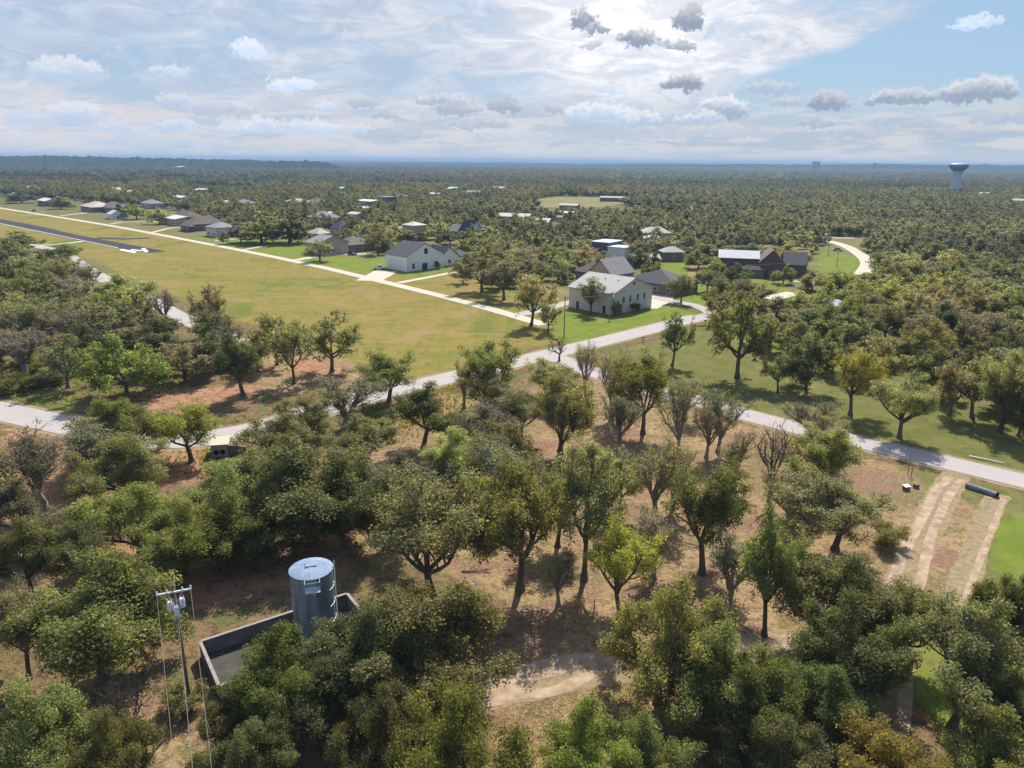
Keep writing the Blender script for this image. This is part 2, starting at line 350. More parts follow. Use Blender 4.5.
# ------------------------------------------------------------------ setting: ground
def P(*pts): return [tuple(at(x, y)[:2]) for x, y in pts]
ZONES = {
 'field': [P((-60,190),(0,208),(130,227),(300,262),(512,316),(548,333),(520,352),(430,378),(380,372),(330,352),(255,326),(190,302),(150,288),(100,262),(40,243),(-80,225)),
           P((250,252),(310,252),(360,268),(470,262),(520,300),(512,316),(300,262)), P((512,310),(620,303),(640,320),(545,350),(520,330))],
 'lush': [P((905,650),(960,640),(1040,600),(1040,740),(930,735)), P((296,240),(330,255),(455,265),(420,278),(384,274),(350,270),(270,254),(180,236)),
          P((566,308),(600,322),(655,308),(668,306),(700,314),(560,350),(550,325)),
          P((600,300),(640,290),(700,280),(765,292),(770,300),(700,306),(650,300)),
          P((730,275),(790,283),(790,294),(725,292)), P((700,318),(745,318),(760,345),(725,340)), P((765,335),(795,336),(800,352),(772,354)),
          P((820,345),(905,345),(905,362),(825,362)), P((1000,512),(1040,500),(1040,575),(985,585)), P((950,700),(930,680),(1000,640),(1030,660),(1024,720),(930,735)),
          P((645,252),(690,262),(690,285),(640,285)), P((820,250),(870,258),(850,285),(815,285))],
 'green': [P((590,360),(720,322),(800,335),(900,372),(1040,420),(1040,478),(880,446),(760,418),(620,378)), P((540,270),(620,250),(700,250),(740,280),(700,316),(560,330),(480,300)),
           P((870,460),(1040,495),(1040,600),(985,600),(930,490),(905,500)),P((0,380),(90,400),(60,422),(0,405)),P((30,345),(160,352),(150,385),(30,380)),P((90,432),(230,445),(235,470),(100,470),(0,445),(0,425))],
 'red': [P((150,392),(200,386),(262,384),(250,398),(215,404),(175,420),(142,408)), P((285,350),(330,368),(350,380),(300,388)), P((0,424),(90,436),(85,470),(50,500),(0,520)), P((150,455),(205,448),(205,485),(140,490)),
         P((100,540),(190,520),(350,530),(350,580),(260,590),(190,620),(180,560),(100,590)), P((385,395),(450,392),(450,420),(400,425)), P((455,318),(500,325),(480,345),(440,330)), P((232,332),(270,350),(250,358))],
 'tan': [P((262,340),(345,352),(385,370),(350,392),(262,396),(250,370)), P((400,400),(600,380),(700,410),(860,455),(930,480),(890,580),(880,640),(820,680),(600,680),(520,620),(430,560),(350,560),(350,440)),
         P((125,700),(215,690),(260,768),(120,790)), P((500,640),(640,640),(700,700),(600,768),(480,768)), P((0,440),(80,450),(60,560),(0,560)),
         P((640,262),(700,258),(700,276),(650,278)),P((940,495),(990,505),(975,600),(900,590))],
}
ZONES['clearing'] = [P((540,198),(560,196.5),(628,197),(636,202),(600,207),(530,207)), P((170,190),(190,186),(265,187),(250,192)), P((630,208),(700,206),(722,210),(640,212)), P((40,184),(70,182.5),(150,184),(130,187)), P((370,186),(390,184),(470,185),(450,188)), P((300,176),(360,175),(420,176),(380,178)), P((600,178),(660,177),(720,178),(660,180)), P((860,190),(900,188),(950,190),(900,192)), P((100,172),(220,171),(260,172),(200,173.5)), P((440,172),(560,171.6),(600,172.4),(500,173)), P((720,214),(760,212),(790,215),(750,218))]
def inpoly(X, Y, poly):
    r = np.zeros(X.shape, bool); n = len(poly)
    for i in range(n):
        x0, y0 = poly[i]; x1, y1 = poly[(i+1) % n]
        c = ((y0 > Y) != (y1 > Y)) & (X < (x1-x0)*(Y-y0)/((y1-y0) or 1e-9)+x0); r ^= c
    return r
def growing(a, step, lim, g):
    out = []; s = step
    while a < lim: a += s; s *= g; out.append(a)
    return out
xr = growing(110, 1.5, 33000, 1.035); xs = np.array([-v for v in xr[::-1]]+list(np.arange(-110, 110.1, 1.5))+xr)
yr = growing(240, 1.5, 33000, 1.03); ys = np.array([-3000, -1500, -700, -300, -120, -50, -20, 0, 10]+list(np.arange(16, 240.1, 1.5))+yr)
GX, GY = np.meshgrid(xs, ys); GV = np.stack([GX.ravel(), GY.ravel(), np.zeros(GX.size)], 1)
nx, ny = len(xs), len(ys); ii = (np.arange(ny-1)[:, None]*nx+np.arange(nx-1)[None, :]).ravel()
GF = np.stack([ii, ii+1, ii+nx+1, ii+nx], 1)
rg = np.random.default_rng(5); gattr = {}
for zn, polys in ZONES.items():
    acc = np.zeros(len(GV))
    for k in range(9):
        rad = 2.4; jx = rg.normal(0, rad*.6, len(GV)); jy = rg.normal(0, rad*.6, len(GV)); hit = np.zeros(len(GV), bool)
        for pl in polys: hit |= inpoly(GV[:, 0]+jx, GV[:, 1]+jy, pl)
        acc += hit
    gattr[zn] = ('POINT', acc/9)
def ground_mat():
    m = bpy.data.materials.new('ground_cover'); m.use_nodes = True; nt = m.node_tree; N = nt.nodes; L = nt.links
    b = N['Principled BSDF']; b.inputs['Roughness'].default_value = .95; b.inputs['Specular IOR Level'].default_value = .03
    tc = N.new('ShaderNodeTexCoord')
    def noise(sc, det=6, rough=.6, st=(1, 1, 1), dist=0, rot=0):
        mp = N.new('ShaderNodeMapping'); L.new(tc.outputs['Object'], mp.inputs[0]); mp.inputs[3].default_value = st; mp.inputs[2].default_value = (0, 0, rot)
        x = N.new('ShaderNodeTexNoise'); L.new(mp.outputs[0], x.inputs[0]); x.inputs['Scale'].default_value = sc; x.inputs['Detail'].default_value = det; x.inputs['Roughness'].default_value = rough; x.inputs['Distortion'].default_value = dist
        return x.outputs[0]
    def mr(v, a, b_, c=0., d=1.):
        x = N.new('ShaderNodeMapRange'); x.interpolation_type = 'SMOOTHSTEP'; L.new(v, x.inputs[0])
        for i, q in zip((1, 2, 3, 4), (a, b_, c, d)): x.inputs[i].default_value = q
        return x.outputs[0]
    def mix(f, a, c):
        x = N.new('ShaderNodeMix'); x.data_type = 'RGBA'
        if isinstance(f, float): x.inputs[0].default_value = f
        else: L.new(f, x.inputs[0])
        for i, q in ((6, a), (7, c)):
            if isinstance(q, tuple): x.inputs[i].default_value = q+(1,)
            else: L.new(q, x.inputs[i])
        return x.outputs[2]
    def mth(op, a, c):
        x = N.new('ShaderNodeMath'); x.operation = op
        for i, q in enumerate((a, c)):
            if isinstance(q, float): x.inputs[i].default_value = q
            else: L.new(q, x.inputs[i])
        return x.outputs[0]
    fine = noise(2.2, 8, .7); mid = noise(.22, 6, .62); big = noise(.035, 5, .6, (1, 1, 1), .5); huge = noise(.0035, 5, .6); patch = noise(.09, 7, .7, (1, 1, 1), 1.)
    def msk(name, w=.22):
        x = N.new('ShaderNodeAttribute'); x.attribute_name = name
        return mr(mth('ADD', x.outputs['Fac'], mth('MULTIPLY', mth('SUBTRACT', patch, .5), .75)), .5-w, .5+w)
    def two(a, c, f, lo=.35, hi=.65): return mix(mr(f, lo, hi), a, c)
    # woodland floor and rough grass
    rough = two((.20, .125, .070), (.125, .108, .042), patch, .42, .62); rough = two(rough, (.085, .062, .036), noise(.9, 9, .75), .48, .57); rough = two(rough, (.10, .11, .04), noise(.25, 8, .72), .52, .60)
    rough = two(rough, (.26, .17, .10), fine, .52, .8)
    far = two((.060, .068, .030), (.10, .10, .046), huge); far = two(far, (.035, .045, .024), noise(.02, 7, .75), .4, .6)
    sp = N.new('ShaderNodeSeparateXYZ'); L.new(tc.outputs['Object'], sp.inputs[0])
    vill = two((.125, .125, .048), (.17, .14, .07), patch, .4, .65); col = mix(mr(sp.outputs[1], 170., 260.), rough, vill); col = mix(mr(sp.outputs[1], 420., 1100.), col, far)
    tan = two((.25, .172, .082), (.31, .222, .112), mid); tan = two(tan, (.20, .135, .07), patch, .46, .70); tan = two(tan, (.155, .13, .05), big, .50, .66); tan = two(tan, (.36, .265, .165), fine, .56, .8); tan = two(tan, (.15, .10, .065), noise(1.1, 9, .75), .49, .57); tan = two(tan, (.20, .115, .08), noise(.14, 8, .7), .51, .58); tan = two(tan, (.14, .125, .05), noise(.3, 9, .75), .53, .60); tan = two(tan, (.38, .28, .17), noise(3.1, 6, .8), .53, .62)
    red = two((.29, .15, .085), (.34, .19, .115), mid); red = two(red, (.19, .12, .065), patch, .50, .68); red = two(red, (.38, .24, .15), fine, .55, .8); red = two(red, (.14, .09, .055), noise(.8, 9, .75), .51, .58)
    green = two((.108, .116, .032), (.142, .134, .044), mid); green = two(green, (.20, .165, .075), big, .50, .68); green = two(green, (.085, .098, .028), noise(.45, 9, .78), .50, .62)
    lush = two((.112, .152, .022), (.145, .182, .028), mid); lush = two(lush, (.18, .165, .05), patch, .48, .7)
    mow = noise(.06, 6, .68, (.45, 1.8, 1), .6, .78); field = two((.180, .150, .034), (.222, .176, .046), mid)
    field = two(field, (.148, .148, .032), mow, .46, .64); field = two(field, (.245, .17, .075), big, .53, .72); field = two(field, (.125, .148, .030), patch, .56, .72); field = two(field, (.125, .118, .035), noise(.5, 9, .78), .51, .60); field = two(field, (.235, .165, .07), noise(.055, 9, .72, (1, 1, 1), 1.5), .52, .60); field = two(field, (.115, .135, .028), noise(.04, 8, .7, (1, .5, 1), .8, .4), .54, .62); field = two(field, (.21, .175, .06), noise(.35, 4, .6, (.06, 1.6, 1), .3, .78), .55, .66)
    for nm, c in (('clearing', two((.22, .18, .08), (.15, .15, .06), big)), ('green', green), ('tan', tan), ('red', red), ('field', field), ('lush', lush)): col = mix(msk(nm), col, c)
    L.new(col, b.inputs['Base Color'])
    bp = N.new('ShaderNodeBump'); bp.inputs['Strength'].default_value = .7; bp.inputs['Distance'].default_value = .25; L.new(fine, bp.inputs['Height']); L.new(bp.outputs[0], b.inputs['Normal'])
    return m
ground = mesh_np('ground', GV, GF, ground_mat(), attr=gattr); tag(ground, kind='structure')

# roads as thin slabs following a smoothed line
ROADS = []   # (points, half width) for keeping trees off
def smooth_line(pts, step):
    pts = [Vector((p[0], p[1], 0)) for p in pts]; q = [pts[0]*2-pts[1]]+pts+[pts[-1]*2-pts[-2]]; out = []
    for i in range(1, len(q)-2):
        k = max(2, int((q[i+1]-q[i]).length/step))
        for j in range(k):
            t = j/k
            out.append(.5*((2*q[i])+(q[i+1]-q[i-1])*t+(2*q[i-1]-5*q[i]+4*q[i+1]-q[i+2])*t*t+(3*q[i]-q[i-1]-3*q[i+1]+q[i+2])*t**3))
    out.append(pts[-1]); return out
def ribbon(name, pts, w, m, z=.05, step=3., wob=0., kind='structure', smooth=True, keep=True, label=None, z0=-.05):
    line = smooth_line(pts, step) if smooth else [Vector((p[0], p[1], 0)) for p in pts]; mb = MB(); wa = wc = 0.; rr = random.Random(len(pts)*7+int((w if not isinstance(w, (list, tuple)) else w[0])*10)); v = []
    for i, p in enumerate(line):
        d = (line[min(i+1, len(line)-1)]-line[max(i-1, 0)]).normalized(); nn = Vector((-d.y, d.x, 0))
        ww = w if not isinstance(w, (list, tuple)) else w[0]+(w[1]-w[0])*i/(len(line)-1)
        wa = wa*.8+rr.uniform(-wob, wob)*.6; wc = wc*.8+rr.uniform(-wob, wob)*.6; a, c = ww/2+wa, ww/2+wc
        A = p+nn*a; B = p-nn*c
        v += [(A.x, A.y, z0), (A.x, A.y, z), (B.x, B.y, z), (B.x, B.y, z0)]
    f = []
    for i in range(len(line)-1):
        for k in range(3): f.append([i*4+k, i*4+k+1, i*4+k+5, i*4+k+4])
    mb.add(v, f); o = mb.build(name, m); tag(o, kind=kind)
    if keep: ROADS.append((line, (max(w) if isinstance(w, (list, tuple)) else w)/2))
    return o
def PP(*pts): return [at(x, y) for x, y in pts]
ribbon('road_shoulder', PP((-60,397),(0,411),(85,429),(160,441),(215,437),(265,427),(320,410),(380,394),(440,380),(500,366),(550,354),(620,337),(700,317)), 8.2, MATS['dirt'], .018, wob=.35, step=1.5)
ribbon('road_shoulder', PP((546,354),(590,371),(640,387),(700,402),(780,424),(880,447),(960,466),(1040,485),(1100,499)), 7.2, MATS['dirt'], .013, wob=.35, step=1.5)
ribbon('main_road', PP((-60,397),(0,411),(85,429),(160,441),(215,437),(265,427),(320,410),(380,394),(440,380),(500,366),(550,354),(620,337),(700,317)), 6.2, MATS['concrete'], .060)
ribbon('side_road', PP((546,354),(590,371),(640,387),(700,402),(780,424),(880,447),(960,466),(1040,485),(1100,499)), 5.4, MATS['concrete'], .054)
ribbon('taxiway', PP((-60,198),(0,208),(100,224),(200,242.5),(300,262.5),(400,286),(470,303.5),(545,325)), 4.2, MATS['path_concrete'], .064)
ribbon('lane', PP((696,318),(711,313),(692,305),(670,301),(654,297)), 4.2, MATS['concrete'], .068, step=1.5)
ribbon('lane', PP((682,281),(705,282),(738,288)), 3.4, MATS['path_concrete'], .050)
ribbon('back_road', PP((20,243),(60,252),(85,268),(112,283),(150,301),(178,316),(205,328),(240,342)), 5.5, MATS['concrete'], .056)
ribbon('back_road', PP((24,245),(50,245),(86,241)), 3.2, MATS['path_concrete'], .048)
ribbon('curved_road', PP((800,239),(822,240),(845,246),(862,256),(868,264),(862,275)), 6.0, MATS['path_concrete'], .058)
ribbon('curved_road', PP((818,238),(870,238)), 3.5, MATS['path_concrete'], .044)
ribbon('driveway', PP((790,281),(832,284)), 2.5, MATS['path_concrete'], .044)
ribbon('driveway', PP((368,281),(378,276),(386,271)), 9, MATS['path_concrete'], .060, step=2)
ribbon('driveway', PP((398,283),(425,278),(465,271),(500,272)), 2.8, MATS['path_concrete'], .048)
ribbon('driveway', PP((296,260),(322,256),(350,254),(366,254)), 4, MATS['path_concrete'], .048)
ribbon('driveway', PP((242,250),(272,245),(292,243)), 2.4, MATS['path_concrete'], .048)
ribbon('driveway', PP((215,241),(235,239),(256,237)), 2.4, MATS['path_concrete'], .048)
ribbon('driveway', PP((150,233),(172,228),(200,226)), 2.6, MATS['path_concrete'], .048)
ribbon('driveway', PP((110,224),(128,222),(180,222)), 3, MATS['path_concrete'], .044)
ribbon('driveway', PP((60,216),(85,213),(95,212)), 3, MATS['path_concrete'], .044)
ribbon('driveway', PP((512,316),(545,309),(566,303),(585,300)), 4.2, MATS['concrete'], .044)
ribbon('driveway', PP((645,308),(662,298),(655,290)), 7, MATS['path_concrete'], .060, step=2)
ribbon('driveway', PP((575,268),(600,272),(622,270)), 3.5, MATS['path_concrete'], .044)
ribbon('patio', PP((768,299),(795,293)), 6, MATS['path_concrete'], .040)
ribbon('dirt_track', PP((957,474),(943,494),(933,513),(919,545),(905,580),(895,605),(890,650),(880,700),(868,780)), 3.6, MATS['dirt'], .012, wob=.25, step=.7)
ribbon('dirt_track', PP((1000,494),(992,506),(979,540),(966,574),(955,610)), 2.6, MATS['dirt'], .010, wob=.25, step=.7)
ribbon('dirt_track', PP((470,697),(530,682),(580,671),(640,664),(720,654),(790,645),(850,640)), 4.2, MATS['dirt'], .014, wob=.35, step=.7)
ribbon('dirt_track', PP((950,477),(936,492),(924,514),(907,545),(895,575),(885,605),(878,640),(860,700),(845,780)), (1.1,1.2), MATS['gravel'], .036, wob=.08, step=.5)
ribbon('dirt_track', PP((962,480),(950,494),(942,512),(930,540),(922,575),(912,610),(905,650),(905,700),(890,780)), (1.0,1.1), MATS['gravel'], .032, wob=.08, step=.5)
ribbon('dirt_track', PP((990,497),(984,506),(970,540),(960,570),(950,600)), .55, MATS['dirt'], .030, wob=.09, step=.5)
ribbon('dirt_track', PP((1003,499),(999,510),(986,545),(976,570),(966,600)), .7, MATS['gravel'], .028, wob=.09, step=.5)
ribbon('dirt_track', PP((480,690),(530,674),(580,663),(640,660),(720,650),(790,643),(850,640)), 1.9, MATS['gravel'], .026, wob=.35, step=1)
ribbon('dirt_track', PP((470,706),(520,694),(560,688),(600,672)), 1.2, MATS['gravel'], .022, wob=.35, step=1)
ribbon('dirt_track', PP((850,640),(900,655)), 1.5, MATS['gravel'], .020, wob=.3, step=1)
# runway with its turning stub and painted marks
ribbon('runway', PP((-120,202),(0,221),(70,236),(146,250.5)), 9.5, MATS['asphalt'], .060)
ribbon('runway', PP((96,238),(125,239),(150,238)), 6.5, MATS['asphalt'], .050, smooth=False)
ribbon('runway', PP((136,248),(158,252)), 7.5, MATS['asphalt'], .052, smooth=False)
ribbon('runway_paint', [at(0,223.4),at(60,235.8),at(118,247.9)], .5, MATS['road_paint'], .066, z0=.0605, smooth=False, keep=False)
def quad(name, px, m, z):
    v = [at(x, y, z) for x, y in px]; o = mesh_np(name, v, [[0, 1, 2, 3]], m); tag(o, kind='structure'); return o
quad('runway_paint', [(119,250.0),(122,248.9),(137,251.7),(134,252.9)], MATS['road_paint'], .075)
quad('runway_paint', [(141,248.4),(145,248.2),(148.6,251.6),(144.6,252.0)], MATS['road_paint'], .075)
quad('runway_paint', [(131,249.2),(142,250.2),(142,251.0),(131,250.0)], MATS['road_paint'], .075)

# low wooded hills on the horizon
def hills(name, pxs, dist, width, mtl, seed):
    """ridge through (px, top py) points at a given distance"""
    V = []; F = []; n = 160; rows = 9; rr = np.random.default_rng(seed); xs_ = np.linspace(pxs[0][0], pxs[-1][0], n)
    ty = np.interp(xs_, [p[0] for p in pxs], [p[1] for p in pxs])
    nz = np.convolve(rr.normal(0, 1, n+8), np.ones(5)/5, 'same')[:n]
    for j in range(rows):
        t = j/(rows-1)
        for i in range(n):
            d = ray(xs_[i], ty[i]); s = dist/math.hypot(d.x, d.y); top = CAM_H+d.z*s+nz[i]*4
            k = 1+(t-.5)*width/dist*2
            prof = math.sin(math.pi*t)**.8 if 0 < t < 1 else 0
            V.append((d.x*s*k, d.y*s*k, -1+(top+1)*prof+rr.normal(0, 1.5)*prof))
    for j in range(rows-1):
        for i in range(n-1): a = j*n+i; F.append([a, a+1, a+n+1, a+n])
    o = mesh_np(name, V, F, mtl, smooth=False); return tag(o, kind='structure')
def forest_far():
    m = bpy.data.materials.new('far_woods_cover'); m.use_nodes = True; N = m.node_tree.nodes; L = m.node_tree.links; b = N['Principled BSDF']; b.inputs['Roughness'].default_value = 1; b.inputs['Specular IOR Level'].default_value = 0
    tc = N.new('ShaderNodeTexCoord'); x = N.new('ShaderNodeTexNoise'); L.new(tc.outputs['Object'], x.inputs[0]); x.inputs['Scale'].default_value = .035; x.inputs['Detail'].default_value = 6; x.inputs['Roughness'].default_value = .75
    r = N.new('ShaderNodeValToRGB'); L.new(x.outputs[0], r.inputs[0]); r.color_ramp.elements[0].position = .35; r.color_ramp.elements[0].color = (.012, .020, .018, 1); r.color_ramp.elements[1].position = .68; r.color_ramp.elements[1].color = (.045, .055, .036, 1)
    L.new(r.outputs[0], b.inputs['Base Color']); return m
FW = forest_far()
hills('hills', [(-160,157),(0,156.2),(40,155.5),(110,157.0),(190,158.6),(250,159.5),(300,166)], 3300, 500, FW, 1)
hills('hills', [(230,166),(262,161.8),(290,160.9),(318,161.2),(330,163.5),(345,168)], 3000, 260, FW, 2)
hills('hills', [(560,166),(640,164),(760,164.0),(840,164.2),(900,164.0),(960,165.2),(1010,165.0),(1180,165.5)], 6500, 900, FW, 3)
hills('hills', [(-200,161),(0,158.6),(160,159.0),(330,160.6),(420,161.4),(560,163),(700,163.4)], 11000, 1800, FW, 4)
hills('hills', [(250,161.5),(360,162.6),(480,163.0),(600,165)], 7000, 900, FW, 5)

# ------------------------------------------------------------------ buildings
TA = math.atan2(-.705, .709)       # the street's direction
FOOT = []                          # footprints to keep trees off
LAND = []; AUTO = []                          # landmarks for labels
def vol(t, x0, x1, y0, y1, eave, ridge, wm, rm, rt='gable', axis='x', ov=.45, z0=0.):
    """one block of a house: wall mesh plus roof mesh, both parts of t"""
    w = MB(); r = MB(); th = .16
    def pt(a, b, z): return (a, b, z) if axis == 'x' else (b, a, z)
    a0, a1, b0, b1 = (x0, x1, y0, y1) if axis == 'x' else (y0, y1, x0, x1)
    mid = (b0+b1)/2; sl = (ridge-eave)/((b1-b0)/2) if rt != 'shed' else (ridge-eave)/(b1-b0)
    if rt == 'gable':
        pf = [(b0, z0), (b1, z0), (b1, eave), (mid, ridge-.02), (b0, eave)]
        w.add([pt(a0, b, z) for b, z in pf]+[pt(a1, b, z) for b, z in pf], [[0, 1, 2, 3, 4], [9, 8, 7, 6, 5], [0, 5, 6, 1], [1, 6, 7, 2], [4, 9, 5, 0]])
        o = [(b0-ov, eave-ov*sl), (mid, ridge), (b1+ov, eave-ov*sl)]; prof = [(b, z+.02) for b, z in o]+[(b, z+.02+th) for b, z in o[::-1]]
        A, B = a0-ov, a1+ov
        r.add([pt(A, b, z) for b, z in prof]+[pt(B, b, z) for b, z in prof], [[0, 1, 4, 5], [1, 2, 3, 4], [6, 7, 10, 11], [7, 8, 9, 10]]+[[i, (i+1) % 6, (i+1) % 6+6, i+6] for i in range(6)])
    elif rt == 'hip':
        w.box(x0, x1, y0, y1, z0, eave-.02)
        A0, A1, B0, B1 = a0-ov, a1+ov, b0-ov, b1+ov; hw = min((B1-B0)/2, (A1-A0)/2-.2)
        v = [pt(A0, B0, eave), pt(A1, B0, eave), pt(A1, B1, eave), pt(A0, B1, eave), pt(A0, B0, eave+th), pt(A1, B0, eave+th), pt(A1, B1, eave+th), pt(A0, B1, eave+th), pt(A0+hw, mid, ridge), pt(A1-hw, mid, ridge)]
        r.add(v, [[3, 2, 1, 0], [0, 1, 5, 4], [1, 2, 6, 5], [2, 3, 7, 6], [3, 0, 4, 7], [4, 5, 9, 8], [6, 7, 8, 9], [5, 6, 9], [7, 4, 8]])
    elif rt == 'shed':
        pf = [(b0, z0), (b1, z0), (b1, ridge), (b0, eave)]
        w.add([pt(a0, b, z) for b, z in pf]+[pt(a1, b, z) for b, z in pf], [[0, 1, 2, 3], [7, 6, 5, 4], [0, 4, 5, 1], [1, 5, 6, 2], [3, 7, 4, 0]])
        prof = [(b0-ov, eave-ov*sl+.02), (b1+ov, ridge+ov*sl+.02), (b1+ov, ridge+ov*sl+th), (b0-ov, eave-ov*sl+th)]; A, B = a0-ov, a1+ov
        r.add([pt(A, b, z) for b, z in prof]+[pt(B, b, z) for b, z in prof], [[0, 1, 2, 3], [7, 6, 5, 4]]+[[i, (i+1) % 4, (i+1) % 4+4, i+4] for i in range(4)])
    else:
        w.box(x0, x1, y0, y1, z0, eave-.02); r.box(x0-.25, x1+.25, y0-.25, y1+.25, eave, eave+.35)
    w.build('wall', wm, t); return r.build('roof', rm, t)
def opening(t, face, off, s, z, w, h, kind='window', fm='white_trim', pm='glass'):
    """face 'y' = wall at y=off looking -y, s along x; face 'x' = wall at x=off looking +x, s along y"""
    def bx(s0, s1, z0, z1, d0, d1):
        m = MB()
        if face == 'y': m.box(s0, s1, off-d1, off-d0, z0, z1)
        else: m.box(off+d0, off+d1, s0, s1, z0, z1)
        return m
    if kind == 'window':
        f = bx(s-w/2-.09, s+w/2+.09, z-h/2-.09, z+h/2+.09, -.02, .05).build('window', MATS[fm], t)
        bx(s-w/2, s+w/2, z-h/2, z+h/2, .03, .07).build('pane', MATS[pm], f)
    elif kind == 'door':
        f = bx(s-w/2-.08, s+w/2+.08, 0.02, h+.08, -.02, .05).build('door', MATS[fm], t)
        bx(s-w/2, s+w/2, .04, h, .03, .07).build('door_leaf', MATS[pm], f)
    else:
        f = bx(s-w/2, s+w/2, .03, h, -.02, .06).build('garage_door', MATS[pm], t)
        m = MB()
        if face == 'y': m.box(s-w/2-.15, s+w/2+.15, off-.10, off+.02, h, h+.15)
        else: m.box(off-.02, off+.10, s-w/2-.15, s+w/2+.15, h, h+.15)
        m.build('lintel', MATS[fm], f)
def foot(t, x0, x1, y0, y1, pad=1.5):
    mt = Matrix.Translation(t.location) @ Matrix.Rotation(t.rotation_euler.z, 4, 'Z')
    FOOT.append([tuple((mt @ Vector(p))[:2]) for p in ((x0-pad, y0-pad, 0), (x1+pad, y0-pad, 0), (x1+pad, y1+pad, 0), (x0-pad, y1+pad, 0))])
def home(name, label, px, blocks, ang=TA, cat='house', lm=None, auto=True, group=None):
    """blocks: (x0,x1,y0,y1,eave,ridge,wall,roof,type,axis); origin is the corner nearest the camera"""
    p = at(*px); t = empty(name, p, ang, label, cat, group)
    for i, b in enumerate(blocks):
        x0, x1, y0, y1, e, r, wm, rm, rt, ax = b
        vol(t, x0, x1, y0, y1, e, r, MATS[wm], MATS[rm], rt, ax); foot(t, x0, x1, y0, y1)
        if auto and i < 2:
            n = max(1, int((x1-x0)/5))
            for k in range(n): opening(t, 'y', y0, x0+(k+.5)*(x1-x0)/n, 1.6, 1.3, 1.2)
            if y1-y0 > 5:
                n = max(1, int((y1-y0)/5))
                for k in range(n): opening(t, 'x', x1, y0+(k+.5)*(y1-y0)/n, 1.6, 1.2, 1.2) if not (i == 0 and k == 0) else opening(t, 'x', x1, y0+(k+.5)*(y1-y0)/n, 0, 1.1, 2.1, 'door', pm='dark_door')
    if lm: LAND.append((px[0], px[1]-10, lm))
    if name != 'blue_roofed_house':
        mt = Matrix.Translation(p) @ Matrix.Rotation(ang, 4, 'Z'); q0 = []; q1 = []
        for b in blocks:
            for x in (b[0], b[1]):
                for y in (b[2], b[3]):
                    v = mt @ Vector((x, y, 0)); q0.append(pr(v.x, v.y, 0)); q1.append(pr(v.x, v.y, b[4]))
                    q1.append(pr(v.x, v.y, (b[4]+b[5])/2))
        AUTO.append((min(q[0] for q in q0), max(q[0] for q in q0), min(q[1] for q in q1), max(q[1] for q in q0)))
    return t
h = home('hangar_house', 'white barn house with dark gabled roof and wide garage door beside the grass field', (406.8,272),
     [(-13.2,0,0,17.8,5.7,10.0,'white_wall','dark_shingle','gable','x'), (-13,-2.5,18.3,28,3.4,7.4,'white_wall','dark_shingle','gable','x'), (-11,-4.5,28.4,36,3.0,5.2,'white_wall','dark_shingle','hip','y')], auto=False, lm='the white barn house with the dark roof')
opening(h, 'y', 0, -6.6, 0, 10.6, 4.5, 'garage', pm='garage_white')
for z_ in (.9, 1.8, 2.7, 3.6): MB().box(-11.8, -1.4, -.085, -.05, z_-.03, z_+.03).build('door_seam', MATS['grey_wall'], h)
for x_ in (-9.2, -6.6, -4.0): MB().box(x_-.03, x_+.03, -.088, -.052, .05, 4.4).build('door_seam', MATS['grey_wall'], h)
for x_ in (-.12, .12-.24): MB().box(.02, .06, 0, .18, 0, 5.5).build('corner_trim', MATS['white_trim'], h); break
for x_, y_ in ((-9, 11.2), (-4, 11.4)): MB().tube([(x_, y_, 8.2), (x_, y_, 9.9)], .14, 8).build('roof_vent', MATS['steel_dark'], h)
for s, z, w, hh in ((3.2, 1.9, 1.1, 1.7), (14.2, 1.9, 1.1, 1.7), (9.3, 7.0, 1.5, 1.9)): opening(h, 'x', 0, s, z, w, hh, fm='steel_dark')
opening(h, 'x', 0, 8.6, 0, 2.4, 2.5, 'door', fm='steel_dark', pm='dark_door'); opening(h, 'x', -2.5, 23, 1.7, 1.2, 1.4)
opening(h, 'x', -4.5, 33, 1.7, 1.2, 1.2)
m = MB(); m.box(-13.4, .2, -.28, -.46+.1, 5.35, 5.55); m.build('gutter', MATS['white_trim'], h)
h = home('metal_hangar', 'cream metal hangar with pale low gabled roof and four small windows, on bright lawn', (612.7,315.3),
     [(-15.8,0,0,18.2,5.9,9.2,'cream_wall','metal_roof','gable','x')], auto=False, cat='building', lm='the cream metal hangar')
for s in (4.6, 7.7, 11.2, 14.4): opening(h, 'x', 0, s, 3.7, .75, 1.6, fm='steel_dark')
for s in (-12.5, -3.0): opening(h, 'y', 0, s, 0, 1.1, 2.2, 'door', pm='dark_door')
opening(h, 'y', 0, -8, 3.2, 1.2, 1.3)
m = MB(); m.box(-.02, .09, -.09, .12, .05, 5.7); m.build('downpipe', MATS['steel_dark'], h)
MB().box(.0, .07, 8.6, 9.6, 7.4, 8.1).build('gable_vent', MATS['steel_dark'], h)
for x_ in (-12.5, -8, -3.5): MB().tube([(x_, 6.5, 7.6), (x_, 6.5, 8.9)], .16, 8).build('roof_vent', MATS['steel_light'], h)
home('brown_roofed_house', 'long brown roofed house with a steep grey gable, right behind the cream metal hangar', (675,297),
     [(-20,0,0,13,3.2,7.0,'brown_wall','dark_shingle','hip','y'), (-30,-20.3,-6,6,5.2,9.6,'tan_wall','grey_shingle','gable','y'), (-38,-30.3,-3,6,4.2,7.6,'brown_wall','brown_shingle','hip','x')], lm='the brown roofed house behind the metal hangar')
h = home('open_front_hangar', 'grey hangar with a dark open bay and sloping roof, left of the white barn house', (319,256),
     [(-10,0,0,15,5.2,8.0,'tan_wall','grey_shingle','gable','x'), (-17,-10.3,4,14,4.8,7.2,'blue_wall','grey_shingle','hip','y'), (-14,-1,15.4,30,3.2,6.6,'brown_wall','brown_shingle','hip','y')], auto=False, lm='the grey hangar with the open bay')
